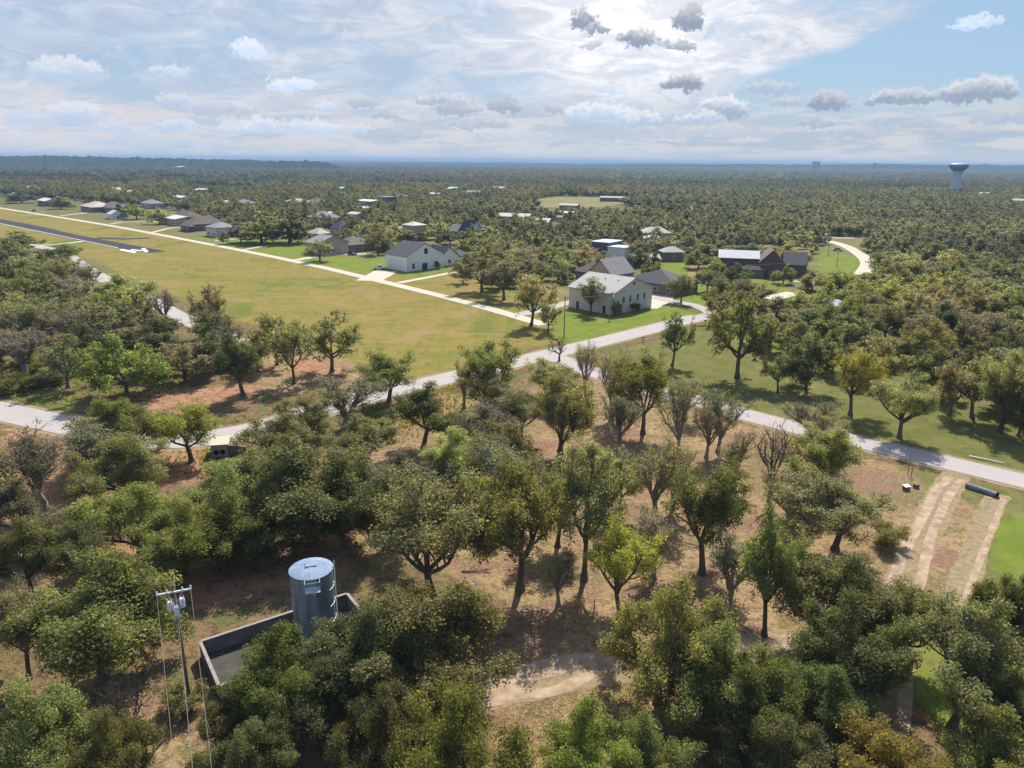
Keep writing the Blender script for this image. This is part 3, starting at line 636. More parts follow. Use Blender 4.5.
opening(h, 'y', 4, -13.6, 0, 5.2, 3.9, 'garage', fm='steel_dark', pm='opening_dark'); opening(h, 'x', 0, 7, 2.0, 1.4, 1.2); opening(h, 'y', 0, -5, 2.2, 5, 1.6, fm='white_trim'); opening(h, 'x', -1, 20, 1.6, 1.4, 1.2); opening(h, 'x', -1, 26, 1.6, 1.4, 1.2)  # bay is a flat panel: the shade inside is put into its colour
home('small_hangar', 'small pale green hangar with a grey hipped roof standing close to the taxiway', (217,237.5), [(-13,0,0,12,4.8,7.4,'pale_green_wall','grey_shingle','hip','x')], cat='building', lm='the small pale green hangar')
home('ranch_house', 'dark house with a broad brown hipped roof left of the pale green hangar', (192,231.5), [(-13,0,0,20,3.6,8.0,'brown_wall','brown_shingle','hip','y'),(-8,4,-3,0,3.,4.5,'brick','brown_shingle','hip','x')], lm='the dark house with the broad brown roof')
home('long_hangar', 'long low brown hangar with a bright white roof strip facing the taxiway', (176,226), [(-26,0,0,7,4.0,5.2,'tan_wall','white_roof','shed','x'),(-25,-1,7.4,18,4.6,8.2,'brown_wall','brown_shingle','hip','x')], cat='building', lm='the long hangar with the white roof strip')
home('villa', 'wide villa with pale and brown roofs at the far end of the field', (92,212.5), [(-26,0,0,17,3.6,7.4,'brown_wall','tan_roof','hip','x'),(-10,14,8,24,3.6,7.6,'brown_wall','brown_shingle','hip','x')], lm='the wide villa with the pale roof')
home('shed', 'small white and blue roofed shed between the villa and the long hangar', (112,219.5), [(-9,0,0,8,3.4,5.6,'white_wall','white_roof','gable','x')], cat='shed', lm='the small blue and white shed')
home('row_building', 'low white roofed building with dark bays beside the far taxiway', (46,206.5), [(-24,0,0,11,4.2,6.,'blue_wall','white_roof','gable','x'),(2,20,6,14,3.2,4.2,'brown_wall','white_roof','gable','x')], cat='building', lm='the white roofed building with dark bays')
home('white_hangar', 'boxy white hangar at the left end of the taxiway', (13,201.5), [(-16,0,0,14,6.,8.,'stucco_white','grey_shingle','gable','x')], cat='building', lm='the boxy white hangar at the left')
home('tall_house', 'tall tan stucco house with a cream roof rising behind the white barn house', (413,241), [(-9,0,0,9,7.6,9.4,'tan_wall','tan_roof','hip','x'),(-17,-9.3,1,9,5,7,'tan_wall','tan_roof','hip','x')], lm='the tall tan house')
home('gabled_cottage', 'small steep gabled cottage among trees, right of the white barn house', (470,239.5), [(-9,0,0,9,3.8,9.5,'white_wall','dark_shingle','gable','x'),(-19,-9.3,1,9,3.4,6.6,'brown_wall','grey_shingle','gable','x'),(-9,-2,9.3,17,3.2,7.,'white_wall','grey_shingle','gable','x')], lm='the small steep gabled house')
home('flat_roofed_house', 'two storey white stucco house with flat pale roof, behind the metal hangar', (624,262), [(-8,0,0,8,5.6,6,'stucco_white','white_roof','flat','x'),(-17,-8.3,2,14,7.,7.4,'blue_wall','white_roof','flat','x')], ang=R(-35), lm='the white flat roofed house')
home('brown_cabin', 'low brown cabin on a bare dirt yard right of the flat roofed white house', (660,266), [(-11,0,0,6,2.8,4.2,'brown_wall','tan_roof','gable','x')], ang=R(10), cat='cabin', lm='the low brown cabin')
home('tan_house', 'tan house with a pale hipped roof behind the red dirt yard', (684,261.5), [(-9,0,0,7,3.8,6.0,'brown_wall','metal_roof','hip','x')], ang=R(6), lm='the tan house by the dirt yard')
home('farmhouse', 'small cream roofed house deep in the trees above the dirt yard', (671,240), [(-16,0,0,10,3.5,6.5,'tan_wall','tan_roof','hip','x')], ang=R(0), lm='the cream roofed house deep in the trees')
home('farmhouse', 'little beige roofed house just left of the cream roofed one in the trees', (663,246), [(-9,0,0,8,3.4,5.4,'tan_wall','tan_roof','hip','x')], ang=R(0))
h = home('brick_house', 'large dark brick house with many gables and a white metal roof on its left', (757,276),
     [(-14,0,0,9,6.4,8.6,'brick','white_roof','gable','x'), (.3,9,-2,11,5.4,9.8,'brick','brown_shingle','gable','y'), (9.3,17,1,13,4.6,8.4,'brick','dark_shingle','gable','x'),(-6,2,-5,-2.2,2.8,4.2,'brown_wall','brown_shingle','hip','x')], ang=R(-14), lm='the dark brick house')
home('blue_roofed_house', 'house with a flat blue grey roof almost hidden in the dense right hand wood', (852,318), [(-7,0,0,7,3.0,4.4,'grey_wall','blue_roof','hip','x')], ang=R(-8), lm='the half hidden blue grey roof')
# the village beyond: (name, label, px, blocks)
far = [
 ('white_barn', 'large bright roofed barn with blue upper part, far behind the grey open hangar', (371,209), [(-22,0,0,16,6,7,'brown_wall','white_roof','gable','x'),(-14,-2,17,28,9,9.5,'blue_wall','blue_roof','flat','x')]),
 ('white_barn', 'low white roofed barn just in front of the large blue topped barn', (368,214), [(-16,0,0,8,4.2,5,'grey_wall','white_roof','gable','x')]),
 ('grey_house', 'grey hipped house behind the grey hangar with the open bay', (322,225), [(-18,0,0,14,4,8,'grey_wall','grey_shingle','hip','x')]),
 ('white_outbuilding', 'small white roofed outbuilding right of the grey hipped house', (334,219.5), [(-11,0,0,7,3.6,4.6,'stucco_white','white_roof','gable','x')]),
 ('white_outbuilding', 'pale roofed outbuilding left of the row of trees behind the open hangar', (357,219.5), [(-12,0,0,8,3.4,4.6,'grey_wall','tan_roof','gable','x')]),
 ('beige_house', 'beige roofed house with pinkish walls beyond the trees above the grey hangar', (301,208), [(-26,0,0,12,4.5,7,'tan_wall','tan_roof','hip','x'),(-12,4,13,24,4.5,8,'tan_wall','brown_shingle','hip','x')]),
 ('pool_house', 'pale roofed pool house behind the grey open hangar roof', (318,241), [(-10,0,0,7,3.4,6,'tan_wall','tan_roof','hip','x')]),
 ('dark_roofed_house', 'house with a steep black roof between trees right behind the open hangar', (340,236), [(-10,0,0,10,3.6,8,'grey_wall','dark_shingle','hip','x')]),
 ('light_roofed_barn', 'barn with a long bright roof at the far tree line behind the long hangar', (203,195), [(-24,0,0,14,5,6.5,'grey_wall','white_roof','gable','x')]),
 ('light_roofed_barn', 'pale blue roofed barn above the long hangar', (182,203), [(-22,0,0,10,4.6,6,'grey_wall','white_roof','gable','x')]),
 ('light_roofed_barn', 'lower twin of the pale blue roofed barn, just in front and to its right', (184,206.5), [(-12,0,0,8,3.6,4.6,'grey_wall','white_roof','gable','x')]),
 ('white_cottage', 'white walled cottage with a grey roof right of the long bright barn', (246,209), [(-20,0,0,10,4.4,7,'stucco_white','grey_shingle','hip','x')]),
 ('white_cottage', 'tiny white roofed cottage left of the white walled grey roofed one', (226,207), [(-9,0,0,7,3.6,5,'stucco_white','white_roof','gable','x')]),
 ('white_cottage', 'small white roofed cottage among the far trees above the beige house', (288,187.5), [(-14,0,0,10,4.5,6,'grey_wall','white_roof','gable','x')]),
 ('white_cottage', 'small white roofed cottage directly above the large blue topped barn', (343,192), [(-12,0,0,8,4.4,6,'grey_wall','white_roof','gable','x')]),
 ('pale_house', 'white roofed house, first of the far row above the white barn house', (406,201), [(-16,0,0,8,4.2,5.5,'grey_wall','white_roof','gable','x')]),
 ('pale_house', 'white house, second of the far row above the white barn house', (437,198.5), [(-16,0,0,10,4.6,5.6,'stucco_white','white_roof','gable','x')]),
 ('pale_house', 'blue grey house, third of the far row above the white barn house', (456,193), [(-18,0,0,12,5,7,'blue_wall','white_roof','gable','x')]),
 ('pale_house', 'long pale house, fourth of the far row above the white barn house', (481,197), [(-24,0,0,12,5,7,'stucco_white','grey_shingle','hip','x')]),
 ('pale_house', 'bright white roofed house at the left edge of the tan meadow', (503,192.5), [(-16,0,0,12,5,7,'grey_wall','white_roof','gable','x')]),
 ('workshop', 'workshop with a broad pale brown roof in the centre of the village', (528,224), [(-22,0,0,12,4.4,6.2,'brown_wall','tan_roof','gable','x')]),
 ('workshop', 'white roofed workshop with two low gables in the centre of the village', (548,229), [(-9,0,0,9,4,6,'brown_wall','white_roof','gable','x'),(-19,-9.5,2,12,3.8,5.6,'brown_wall','brown_shingle','gable','x')]),
 ('workshop', 'small bright white roofed workshop right of the other two in the village centre', (572,219), [(-11,0,0,9,4,5,'blue_wall','white_roof','gable','x')]),
 ('workshop', 'grey roofed workshop in front of the small bright white one', (575,223), [(-13,0,0,6,3.4,4.4,'grey_wall','grey_shingle','gable','x')]),
 ('arena_barn', 'barn with a wide pale roof on the edge of the tan meadow', (577,210.5), [(-16,0,0,10,4,5.2,'brown_wall','metal_roof','gable','x')]),
 ('arena_barn', 'long thin pale roofed barn on the right side of the tan meadow', (624,202), [(-26,0,0,8,4,5.2,'brown_wall','metal_roof','gable','x')]),
 ('white_warehouse', 'long white warehouse below the hills at the far left', (178,170), [(-120,0,0,60,9,12,'grey_wall','white_roof','gable','x')]),
 ('white_warehouse', 'shorter white warehouse left of the long one below the hills', (160,169.5), [(-60,0,0,40,9,11,'grey_wall','white_roof','gable','x')]),
 ('white_warehouse', 'white warehouse on the far right, just right of the water tower', (988,199.5), [(-10,0,0,8,7,8.5,'stucco_white','metal_roof','gable','x')]),
 ('white_warehouse', 'white roofed warehouse cut by the right edge of the view', (1026,208), [(-12,0,0,10,7,8.5,'stucco_white','metal_roof','gable','x')]),
 ('tan_ranch', 'tan ranch house glimpsed among far left trees above the row building', (30,192), [(-24,0,0,12,4.5,7,'tan_wall','tan_roof','hip','x')]),
 ('tan_ranch', 'long tan ranch house behind the brown roofed villa', (116,194), [(-30,0,0,12,4.5,7,'tan_wall','tan_roof','hip','x')]),
 ('tan_ranch', 'pinkish ranch roof just right of the long hangar and above the brown house', (130,197), [(-18,0,0,12,4.5,7,'tan_wall','tan_roof','hip','x')]),
 ('grey_bungalow', 'grey roofed bungalow between the long hangar and the pale blue barns', (150,209), [(-20,0,0,12,4.0,7,'grey_wall','grey_shingle','hip','x')]),
 ('grey_bungalow', 'grey roofed bungalow under trees left of the curved road', (826,243), [(-10,0,0,8,4.0,6,'stucco_white','grey_shingle','hip','x')]),
]
for nm, lb, px, bl in far: home(nm, lb, px, bl, cat='house' if ('house' in nm or 'cottage' in nm or 'ranch' in nm or 'bungalow' in nm) else 'building', auto=(px[1] > 205 and abs(bl[0][0]) < 50), lm=None, ang=R(-20) if px[0] > 480 else TA)

# ------------------------------------------------------------------ water tower and far towers
wt = empty('water_tower', at(953.8,195)+Vector((0,0,0)), 0, 'tall white water tower with a wide teal banded bowl above the wood', 'water tower')
wd = wt.location.length; k = wd/1000
def wz(py):   # height of a point on the tower's axis seen at py
    for i in range(600):
        if pr(wt.location.x, wt.location.y, i*.25)[1] < py: return i*.25
    return 60
zt = wz(163.2); zb = wz(171.); pxm = (Vector(wt.location)-Vector((0, 0, CAM_H))).length/FPX/ math.hypot(1, (957-512)/FPX)
v = []; f = []; nn = 48; prof = [(5.4, 0), (4.7, zb*.4), (3.6, zb*.8), (4.3, zb-.6)]; prof = [(r*pxm*1.0, z) for r, z in prof]
for r, z in prof:
    for q in range(nn):
        t = 2*math.pi*q/nn; rr = r*(1+.045*(1 if q % 4 < 2 else -1)); v.append((rr*math.cos(t), rr*math.sin(t), z))
for i in range(len(prof)-1):
    for q in range(nn): f.append([i*nn+q, i*nn+(q+1) % nn, (i+1)*nn+(q+1) % nn, (i+1)*nn+q])
MB().add(v, f).build('stem', MATS['tower_white'], wt)
s8 = 8.2*pxm
MB().lathe([(4.2*pxm, zb-.6), (s8*.82, zb+(zt-zb)*.25), (s8, zb+(zt-zb)*.55), (s8, zb+(zt-zb)*.62)], 48).build('bowl', MATS['teal_paint'], wt, smooth=False)
MB().lathe([(s8*1.01, zb+(zt-zb)*.60), (s8*1.03, zb+(zt-zb)*.85), (s8*.7, zt-.2), (s8*.1, zt+.3)], 48).build('dome', MATS['teal_paint'], wt)
MB().lathe([(s8*1.045, zb+(zt-zb)*.64), (s8*1.045, zb+(zt-zb)*.80)], 48).build('band', MATS['teal_paint'], wt)
for (px, pz, w, hh, lb) in ((814.5,161.3,12,1,'left one of two twin dark towers on the horizon'), (818.5,161.3,12,1,'right one of two twin dark towers on the horizon'), (875,163.0,9,1,'single thin dark tower on the horizon right of the twin towers')):
    d = ray(px, pz); s = 5200/math.hypot(d.x, d.y); top = CAM_H+d.z*s; t = empty('far_tower', (d.x*s, d.y*s, 0), 0, lb, 'tower')
    MB().lathe([(w*.8, 0), (w*.8, top*.75), (w*.8, top-8)], 14).build('shaft', MATS['blue_wall'], t)
    MB().lathe([(w*.7, top-8), (w, top-5), (w*.9, top-1), (w*.2, top)], 14).build('top', MATS['blue_wall'], t)

# ------------------------------------------------------------------ storage tank inside its wall
TC = at(311,568.5,6.5); TR = 1.80; TH = 6.5
tk = empty('storage_tank', (TC.x, TC.y, 0), 0, 'weathered galvanised steel cylinder tank with a shallow lid standing in the concrete enclosure', 'tank')
tk.rotation_euler.z = math.atan2(-TC.x, TC.y)   # local -y looks to the camera side
body = MB(); pf = []
for i in range(27):
    z = .12+i*(TH-.2)/26; pf.append((TR, z))
body.lathe(pf, 64); body.build('shell', MATS['galvanised'], tk, smooth=False)
lid = MB(); lid.lathe([(TR+.05, TH-.08), (TR+.06, TH+.0), (TR*.55, TH+.22), (.25, TH+.36), (.01, TH+.38)], 24); lid.build('lid', MATS['galvanised_lid'], tk)
for q in range(12):
    a = 2*math.pi*q/12; MB().tube([(math.cos(a)*TR, math.sin(a)*TR, TH+.02), (math.cos(a)*.25, math.sin(a)*.25, TH+.38)], .018, 4).build('lid_seam', MATS['steel_light'], tk)
m = MB()
for z in (1.65, 3.25, 4.85): m.lathe([(TR+.01, z-.035), (TR+.035, z-.03), (TR+.035, z+.03), (TR+.01, z+.035)], 64, close=False)
m.build('hoop', MATS['galvanised'], tk)
MB().box(-.45, .45, -.3, .5, TH+.18, TH+.42).build('hatch', MATS['galvanised_lid'], tk)
m = MB(); m.box(-.62, .62, -TR-.62, -TR+.02, TH-.95, TH-.90)
for x in (-.6, .6): m.tube([(x, -TR-.6, TH-.92), (x, -TR-.6, TH+.02)], .02, 5); m.tube([(x, -TR-.6, TH-.02), (x, -TR+.05, TH-.02)], .02, 5); m.tube([(x, -TR+.05, TH-.95), (x, -TR-.6, TH-.95)], .02, 5)
m.tube([(-.6, -TR-.6, TH), (.6, -TR-.6, TH)], .022, 5); m.tube([(-.6, -TR-.6, TH-.45), (.6, -TR-.6, TH-.45)], .018, 5); m.build('guard_rail', MATS['steel_light'], tk)
m = MB(); m.tube([(.1, -TR-.04, TH-1), (.1, -TR-.04, TH-1.7)], .05, 6); m.tube([(-.02, -TR-.12, TH-1.35), (.22, -TR-.12, TH-1.35)], .05, 6); m.build('valve', MATS['steel_light'], tk)
lad = MB(); a = R(-8)
for da in (-.11, .11): lad.tube([(math.cos(a+da)*(TR+.14), math.sin(a+da)*(TR+.14), .1), (math.cos(a+da)*(TR+.14), math.sin(a+da)*(TR+.14), TH+.5)], .025, 5)
for i in range(20): z = .4+i*.31; lad.tube([(math.cos(a-.11)*(TR+.14), math.sin(a-.11)*(TR+.14), z), (math.cos(a+.11)*(TR+.14), math.sin(a+.11)*(TR+.14), z)], .014, 4, caps=False)
lad.build('ladder', MATS['steel_light'], tk)
m = MB(); m.lathe([(TR+.3, 0), (TR+.3, .12)], 48); m.build('footing', MATS['wall_concrete'], tk)
# enclosure
WH = 1.45; A = at(200,641,WH); B = at(347,593,WH); u = (B-A).normalized(); C0 = at(236,671,WH); w_ = (C0-A); w_ = (w_-u*w_.dot(u)).normalized()
en = empty('wall_enclosure', (A.x, A.y, 0), math.atan2(u.y, u.x), 'rectangular open concrete wall enclosure around the galvanised tank', 'wall'); LW = (B-A).length; LD = 6.5
sg = -1 if (Matrix.Rotation(-en.rotation_euler.z, 3, 'Z') @ w_).y < 0 else 1
for x0, x1, y0, y1 in ((0, LW, -.1, .1), (0, LW, sg*LD-.1, sg*LD+.1), (-.1, .1, min(.1, sg*LD+.1), max(-.1, sg*LD-.1)), (LW-.1, LW+.1, min(.1, sg*LD+.1), max(-.1, sg*LD-.1))):
    x0 -= 0 if y1-y0 > 1 else -.1; x1 -= 0 if y1-y0 > 1 else .1
    m = MB(); m.box(x0, x1, y0, y1, 0, WH-.08); ws = m.build('wall_side', MATS['wall_concrete'], en)
    m = MB(); m.box(x0-.03, x1+.03, y0-.03, y1+.03, WH-.08, WH+(.004 if y1-y0 > 1 else 0)); m.build('coping', mat('coping_'+str(len(MATS)), (.25, .24, .225), .95, var=.2, scale=2, spec=.05), ws)
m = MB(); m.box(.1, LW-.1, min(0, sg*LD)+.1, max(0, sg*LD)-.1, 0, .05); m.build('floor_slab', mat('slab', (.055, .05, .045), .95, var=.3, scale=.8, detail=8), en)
foot(en, -1, LW, min(0, sg*LD), max(0, sg*LD), 2.2)
# pump and rubble by the tank's foot
pm = empty('pump', (TC.x-.3, TC.y-2.9, .05), .4, 'small white pump with a curved pipe at the foot of the galvanised tank', 'pump')
m = MB(); m.box(-.35, .35, -.2, .2, 0, .12); m.tube([(-.3, 0, .32), (.25, 0, .32)], .2, 12); m.build('motor', MATS['cabinet_white'], pm)
m = MB(); m.tube([(.25, 0, .32), (.5, 0, .4), (.6, 0, .7), (.5, 0, .95), (.25, .1, 1.0), (.05, .3, .9)], .07, 8); m.build('pipe', MATS['cabinet_white'], pm)
rr = random.Random(4); m = MB()
for i in range(90):
    x, y, s = TC.x-.2+rr.gauss(0, 1.0), TC.y-3.4+rr.gauss(0, .7), rr.uniform(.06, .24)
    vs = [(x+s*rr.uniform(.6, 1)*a, y+s*rr.uniform(.6, 1)*b, .05+s*c*rr.uniform(.5, .9)) for a in (-1, 1) for b in (-1, 1) for c in (0, 1)]
    m.add(vs, [[0, 1, 3, 2], [4, 6, 7, 5], [0, 4, 5, 1], [2, 3, 7, 6], [1, 5, 7, 3], [0, 2, 6, 4]])
tag(m.build('rubble', MATS['rock']), kind='stuff', label='pale broken rubble heaped at the foot of the galvanised tank', cat='rubble')

# ------------------------------------------------------------------ poles and wires
def wire(name, a, b, sag, label, r=.03, group=None, n=24):
    a, b = Vector(a), Vector(b); pts = []
    for i in range(n+1):
        t = i/n; p = a.lerp(b, t); p.z -= 4*sag*t*(1-t); pts.append(p)
    o = MB().tube(pts, r, 5).build(name, MATS['wire']); tag(o, label, 'power line', group); return o
PH = 11.
ap = at(173,584,PH); ad_ = (at(187,583,PH-.1)-at(160,588,PH-.1)).normalized(); pole = empty('utility_pole', (ap.x, ap.y, 0), math.atan2(ad_.y, ad_.x), 'utility pole with a crossarm and three grey transformers beside the tank enclosure', 'utility pole')
MB().tube([(0, 0, -.2), (0, 0, PH*.5), (0, 0, PH-.05)], [.13, .11, .08], 12).build('pole', mat('pole_pale', (.15, .12, .10), .85, var=.2, scale=3), pole, True)
m = MB(); m.box(-1.15, 1.15, -.22, -.10, PH-.62, PH-.5); m.build('crossarm', MATS['steel_light'], pole)
for x in (-1.1, -.45, .55, 1.1):
    MB().lathe([(.03, PH-.5), (.07, PH-.45), (.04, PH-.40), (.07, PH-.35), (.03, PH-.25)], 8, (x, -.16)).build('insulator', MATS['cabinet_white'], pole)
for x in (-.95, .55): MB().tube([(x, -.16, PH-.6), (x*.1, -.1, PH-1.5)], .025, 5).build('brace', MATS['steel_light'], pole)
for x, y, z in ((-.40, .02, PH-1.75), (.02, -.36, PH-2.0), (.42, .02, PH-1.65)):
    tr = MB().lathe([(.17, z-.34), (.19, z-.31), (.19, z+.26), (.16, z+.38)], 16, (x, y)).build('transformer', MATS['transformer_grey'], pole, False)
    for dx in (-.1, .1): MB().lathe([(.02, z+.38), (.05, z+.43), (.03, z+.5), (.04, z+.56), (.01, z+.62)], 8, (x+dx, y)).build('bushing', MATS['cabinet_white'], tr)
    MB().tube([(x, y, z-.1), (0, 0, z-.1)], .03, 5).build('bracket', MATS['steel_dark'], pole)
for x, y in ((-.45, -.16), (.55, -.16)): MB().tube([(x, y, PH-.5), (x*.9, -.1, PH-1.3), (x*.8, 0, PH-1.55)], .015, 4).build('jumper', MATS['wire'], pole)
RM = Matrix.Rotation(pole.rotation_euler.z, 3, 'Z')
def pw(x, y, z): v = RM @ Vector((x, y, 0)); return Vector((ap.x+v.x, ap.y+v.y, z))
L0 = pw(-1.1, -.16, PH-.28); L1 = at(175,768,PH-.9); dv = (L1-L0).normalized()
for (x, px, lb) in ((-1.1, 175, 'left power line running from the crossarm with transformers towards the viewer'), (1.1, 212, 'right power line running from the crossarm with transformers towards the viewer')):
    s = pw(x, -.16, PH-.28); e = at(px, 772, PH-.9); d = e-s; e2 = s+d*(62/d.length); wire('power_line', s, (e2.x, e2.y, PH-1.0), .5, lb, .014)
s = pw(.02, -.1, PH-2.7); e = at(193, 772, PH-3.4); d = e-s; e2 = s+d*(62/d.length); wire('power_line', s, (e2.x, e2.y, PH-3.2), .5, 'middle power line below the transformers running towards the viewer', .017)

def small_pole(bx, by, ty, label, tr=False):
    p = at(bx, by); z = next((i*.1 for i in range(20, 400) if pr(p.x, p.y, i*.1)[1] < ty), 10)
    t = empty('utility_pole', p, 0, label, 'utility pole'); MB().tube([(0, 0, 0), (0, 0, z)], [.15, .10], 8).build('pole', MATS['pole_wood'], t)
    m = MB(); m.box(-.8, .8, -.22, -.11, z-.55, z-.42); m.build('crossarm', MATS['pole_wood'], t)
    for x in (-.7, 0, .7): MB().lathe([(.02, z-.42), (.06, z-.36), (.03, z-.25)], 8, (x, -.165)).build('insulator', MATS['steel_light'], t)
    if tr: MB().lathe([(.2, z-1.8), (.22, z-1.7), (.22, z-1.1), (.18, z-1.0)], 12, (.36, 0)).build('transformer', MATS['transformer_grey'], t)
    return Vector((p.x, p.y, z-.3))
q1 = small_pole(564,337,296,'thin utility pole on the lawn at the front left of the cream metal hangar')
q2 = small_pole(611,318,292,'utility pole standing at the corner of the cream metal hangar', True)
q3 = small_pole(745,296,264,'utility pole in front of the dark brick house'); q4 = small_pole(836.5,267,252,'utility pole on the grass beside the curved road')
q5 = small_pole(828,256,244,'farther utility pole beside the curved road, partly behind a tree')
wire('power_line', q1, q2, .5, 'short pale power line across the front of the cream metal hangar', .06)
wire('power_line', q2, q3, 1.2, 'power line from the cream metal hangar to the dark brick house', .05)
wire('power_line', q3, q4, 1.2, 'power line from the dark brick house to the curved road', .05)

# ------------------------------------------------------------------ road furniture and small things
# culvert headwall with two pipe mouths
hp = at(220,457); hd = empty('culvert_headwall', hp, R(12), 'pale concrete culvert box with two round pipe openings just below the left road', 'culvert')
def holed_face(mb, w, hgt, holes, y, n=20):
    bm = bmesh.new(); out = [bm.verts.new((x, y, z)) for x, z in ((-w/2, 0), (w/2, 0), (w/2, hgt), (-w/2, hgt))]
    ed = [bm.edges.new((out[i], out[(i+1) % 4])) for i in range(4)]
    for cx, cz, r in holes:
        vs = [bm.verts.new((cx+r*math.cos(2*math.pi*i/n), y, cz+r*math.sin(2*math.pi*i/n))) for i in range(n)]
        ed += [bm.edges.new((vs[i], vs[(i+1) % n])) for i in range(n)]
    bmesh.ops.triangle_fill(bm, edges=ed, use_beauty=True); bm.verts.index_update(); bm.verts.ensure_lookup_table()
    mb.add([v.co[:] for v in bm.verts], [[v.index for v in f.verts] for f in bm.faces]); bm.free()
m = MB(); holed_face(m, 2.2, 1.7, ((-.42, .75, .3), (.42, .75, .3)), 0)
m.add([(-1.1, 0, 0), (-1.1, 3.2, 0), (-1.1, 3.2, 1.7), (-1.1, 0, 1.7), (1.1, 0, 0), (1.1, 3.2, 0), (1.1, 3.2, 1.7), (1.1, 0, 1.7)], [[0, 3, 2, 1], [4, 5, 6, 7], [1, 2, 6, 5]]); m.build('wall', MATS['concrete'], hd)
m = MB(); m.box(-1.3, 1.3, -.12, 3.4, 1.702, 1.86); m.build('slab', MATS['path_concrete'], hd)
m = MB(); m.add([(1.1, 0, 0), (3.4, 1.0, 0), (3.4, 1.0, .9), (1.1, 0, 1.68), (1.1, .2, 0), (3.4, 1.2, 0), (3.4, 1.2, .9), (1.1, .2, 1.68)], [[0, 1, 2, 3], [7, 6, 5, 4], [3, 2, 6, 7], [1, 5, 6, 2]]); m.build('wing_wall', MATS['wall_concrete'], hd)
for x in (-.42, .42):
    m = MB(); 
    v = []; f = []; n = 20
    for yy, r in ((-.10, .36), (-.10, .29), (1.2, .29), (1.2, .0)):
        for i in range(n): t = 2*math.pi*i/n; v.append((x+r*math.cos(t), yy, .75+r*math.sin(t)))
    for j in range(3):
        for i in range(n): f.append([j*n+i, j*n+(i+1) % n, (j+1)*n+(i+1) % n, (j+1)*n+i])
    m.add(v, f); m.build('pipe_opening', MATS['opening_dark'], hd)
foot(hd, -1, 1, 0, 3, 0)
# drain pipe lying by the right hand road
a = at(966,487); b = at(996,497); dp = empty('drain_pipe', a, math.atan2((b-a).y, (b-a).x), 'long dark corrugated drain pipe half sunk beside the right hand road', 'pipe'); Lp = (b-a).length
v = []; f = []; n = 20; seg = 60
for i in range(seg+1):
    r = .42+(.025 if i % 2 else 0)
    for q in range(n): t = 2*math.pi*q/n; v.append((i*Lp/seg, r*math.cos(t), .22+r*math.sin(t)))
for i in range(seg):
    for q in range(n): f.append([i*n+q, i*n+(q+1) % n, (i+1)*n+(q+1) % n, (i+1)*n+q])
MB().add(v, f).build('barrel', MATS['corrugated'], dp)
m = MB(); v = []; f = []
for x, r in ((Lp-.02, .41), (Lp+.12, .50), (Lp+.12, .40), (Lp-.6, .38), (Lp-.6, 0.0)):
    for q in range(n): t = 2*math.pi*q/n; v.append((x, r*math.cos(t), .22+r*math.sin(t)))
for j in range(4):
    for q in range(n): f.append([j*n+q, j*n+(q+1) % n, (j+1)*n+(q+1) % n, (j+1)*n+q])
m.add(v, f); m.build('mouth', MATS['rubber'], dp)
# utility boxes and posts by the track
def cabinet(px, s, label, dark=False):
    t = empty('utility_box', at(*px), R(15), label, 'utility box')
    MB().box(-.45*s, .45*s, -.3*s, .3*s, .02, .62*s).build('cabinet', MATS['steel_dark'], t)
    MB().add([(-.5*s, -.36*s, .60*s), (.5*s, -.36*s, .60*s), (.5*s, .36*s, .74*s), (-.5*s, .36*s, .74*s), (-.5*s, -.36*s, .66*s), (.5*s, -.36*s, .66*s), (.5*s, .36*s, .80*s), (-.5*s, .36*s, .80*s)], [[3, 2, 1, 0], [4, 5, 6, 7], [0, 1, 5, 4], [1, 2, 6, 5], [2, 3, 7, 6], [3, 0, 4, 7]]).build('lid', MATS['cabinet_white' if not dark else 'brown_wall'], t)
    MB().box(-.5*s, .5*s, -.35*s, .35*s, 0, .04).build('pad', MATS['concrete'], t)
cabinet((906,490), .85, 'dark utility box with a white sloping lid beside the dirt track'); cabinet((916,487.5), .72, 'smaller brown lidded utility box right of the white lidded one', True)
def post(px, h_, label, nm='fence_post', r=.06, mt='pole_wood', cat='post', group=None, lean=0.):
    p = at(*px); t = MB(); t.tube([(0, 0, -.05), (lean*.5, 0, h_*.5), (lean, 0, h_)], [r, r*.95, r*.85], 7); o = t.build(nm, MATS[mt]); o.location = p; o.rotation_euler.z = p.x; return tag(o, label, cat, group)
post((907.5,475), 2.6, 'thin tall grey post beside the right hand road above the utility boxes', 'marker_post', .045, 'steel_dark'); post((911,477), 1.5, 'short brown post next to the thin tall one by the utility boxes', 'marker_post', .06)
post((873,499), 1.1, 'stubby dark post left of the utility boxes')
for i, (px, lb) in enumerate([((531,622),'stubby wooden fence post nearest the bend of the pale dirt track'), ((563,615),'dark wooden fence post between the dirt track bend and the grove'), ((594,612),'dark wooden fence post in tree shade, left of the big round tree'), ((628,604),'leaning wooden fence post beneath a small tree'), ((736,586),'lone dark wooden fence post on dry grass right of the big round tree'), ((775,576),'wooden fence post next to the slender tree trunk'), ((700,592),'wooden fence post behind the big round tree top')]): post(px, 1.25, lb, lean=.1*math.sin(i*3))
def mailbox(px, label):
    t = empty('mailbox', at(*px), R(20), label, 'mailbox'); MB().box(-.05, .05, -.05, .05, 0, 1.05).build('post', MATS['pole_wood'], t)
    v = [(x, .16*math.cos(math.pi*i/8), 1.2+.16*math.sin(math.pi*i/8)) for x in (-.28, .28) for i in range(9)]+[(x, y, 1.05) for x in (-.28, .28) for y in (.16, -.16)]
    f = [[i, i+1, i+10, i+9] for i in range(8)]+[[18]+list(range(0, 9))+[19], [20]+list(range(9, 18))+[21], [18, 19, 21, 20], [18, 0, 9, 20], [8, 19, 21, 17]]
    MB().add(v, f).build('box', MATS['steel_dark'], t)
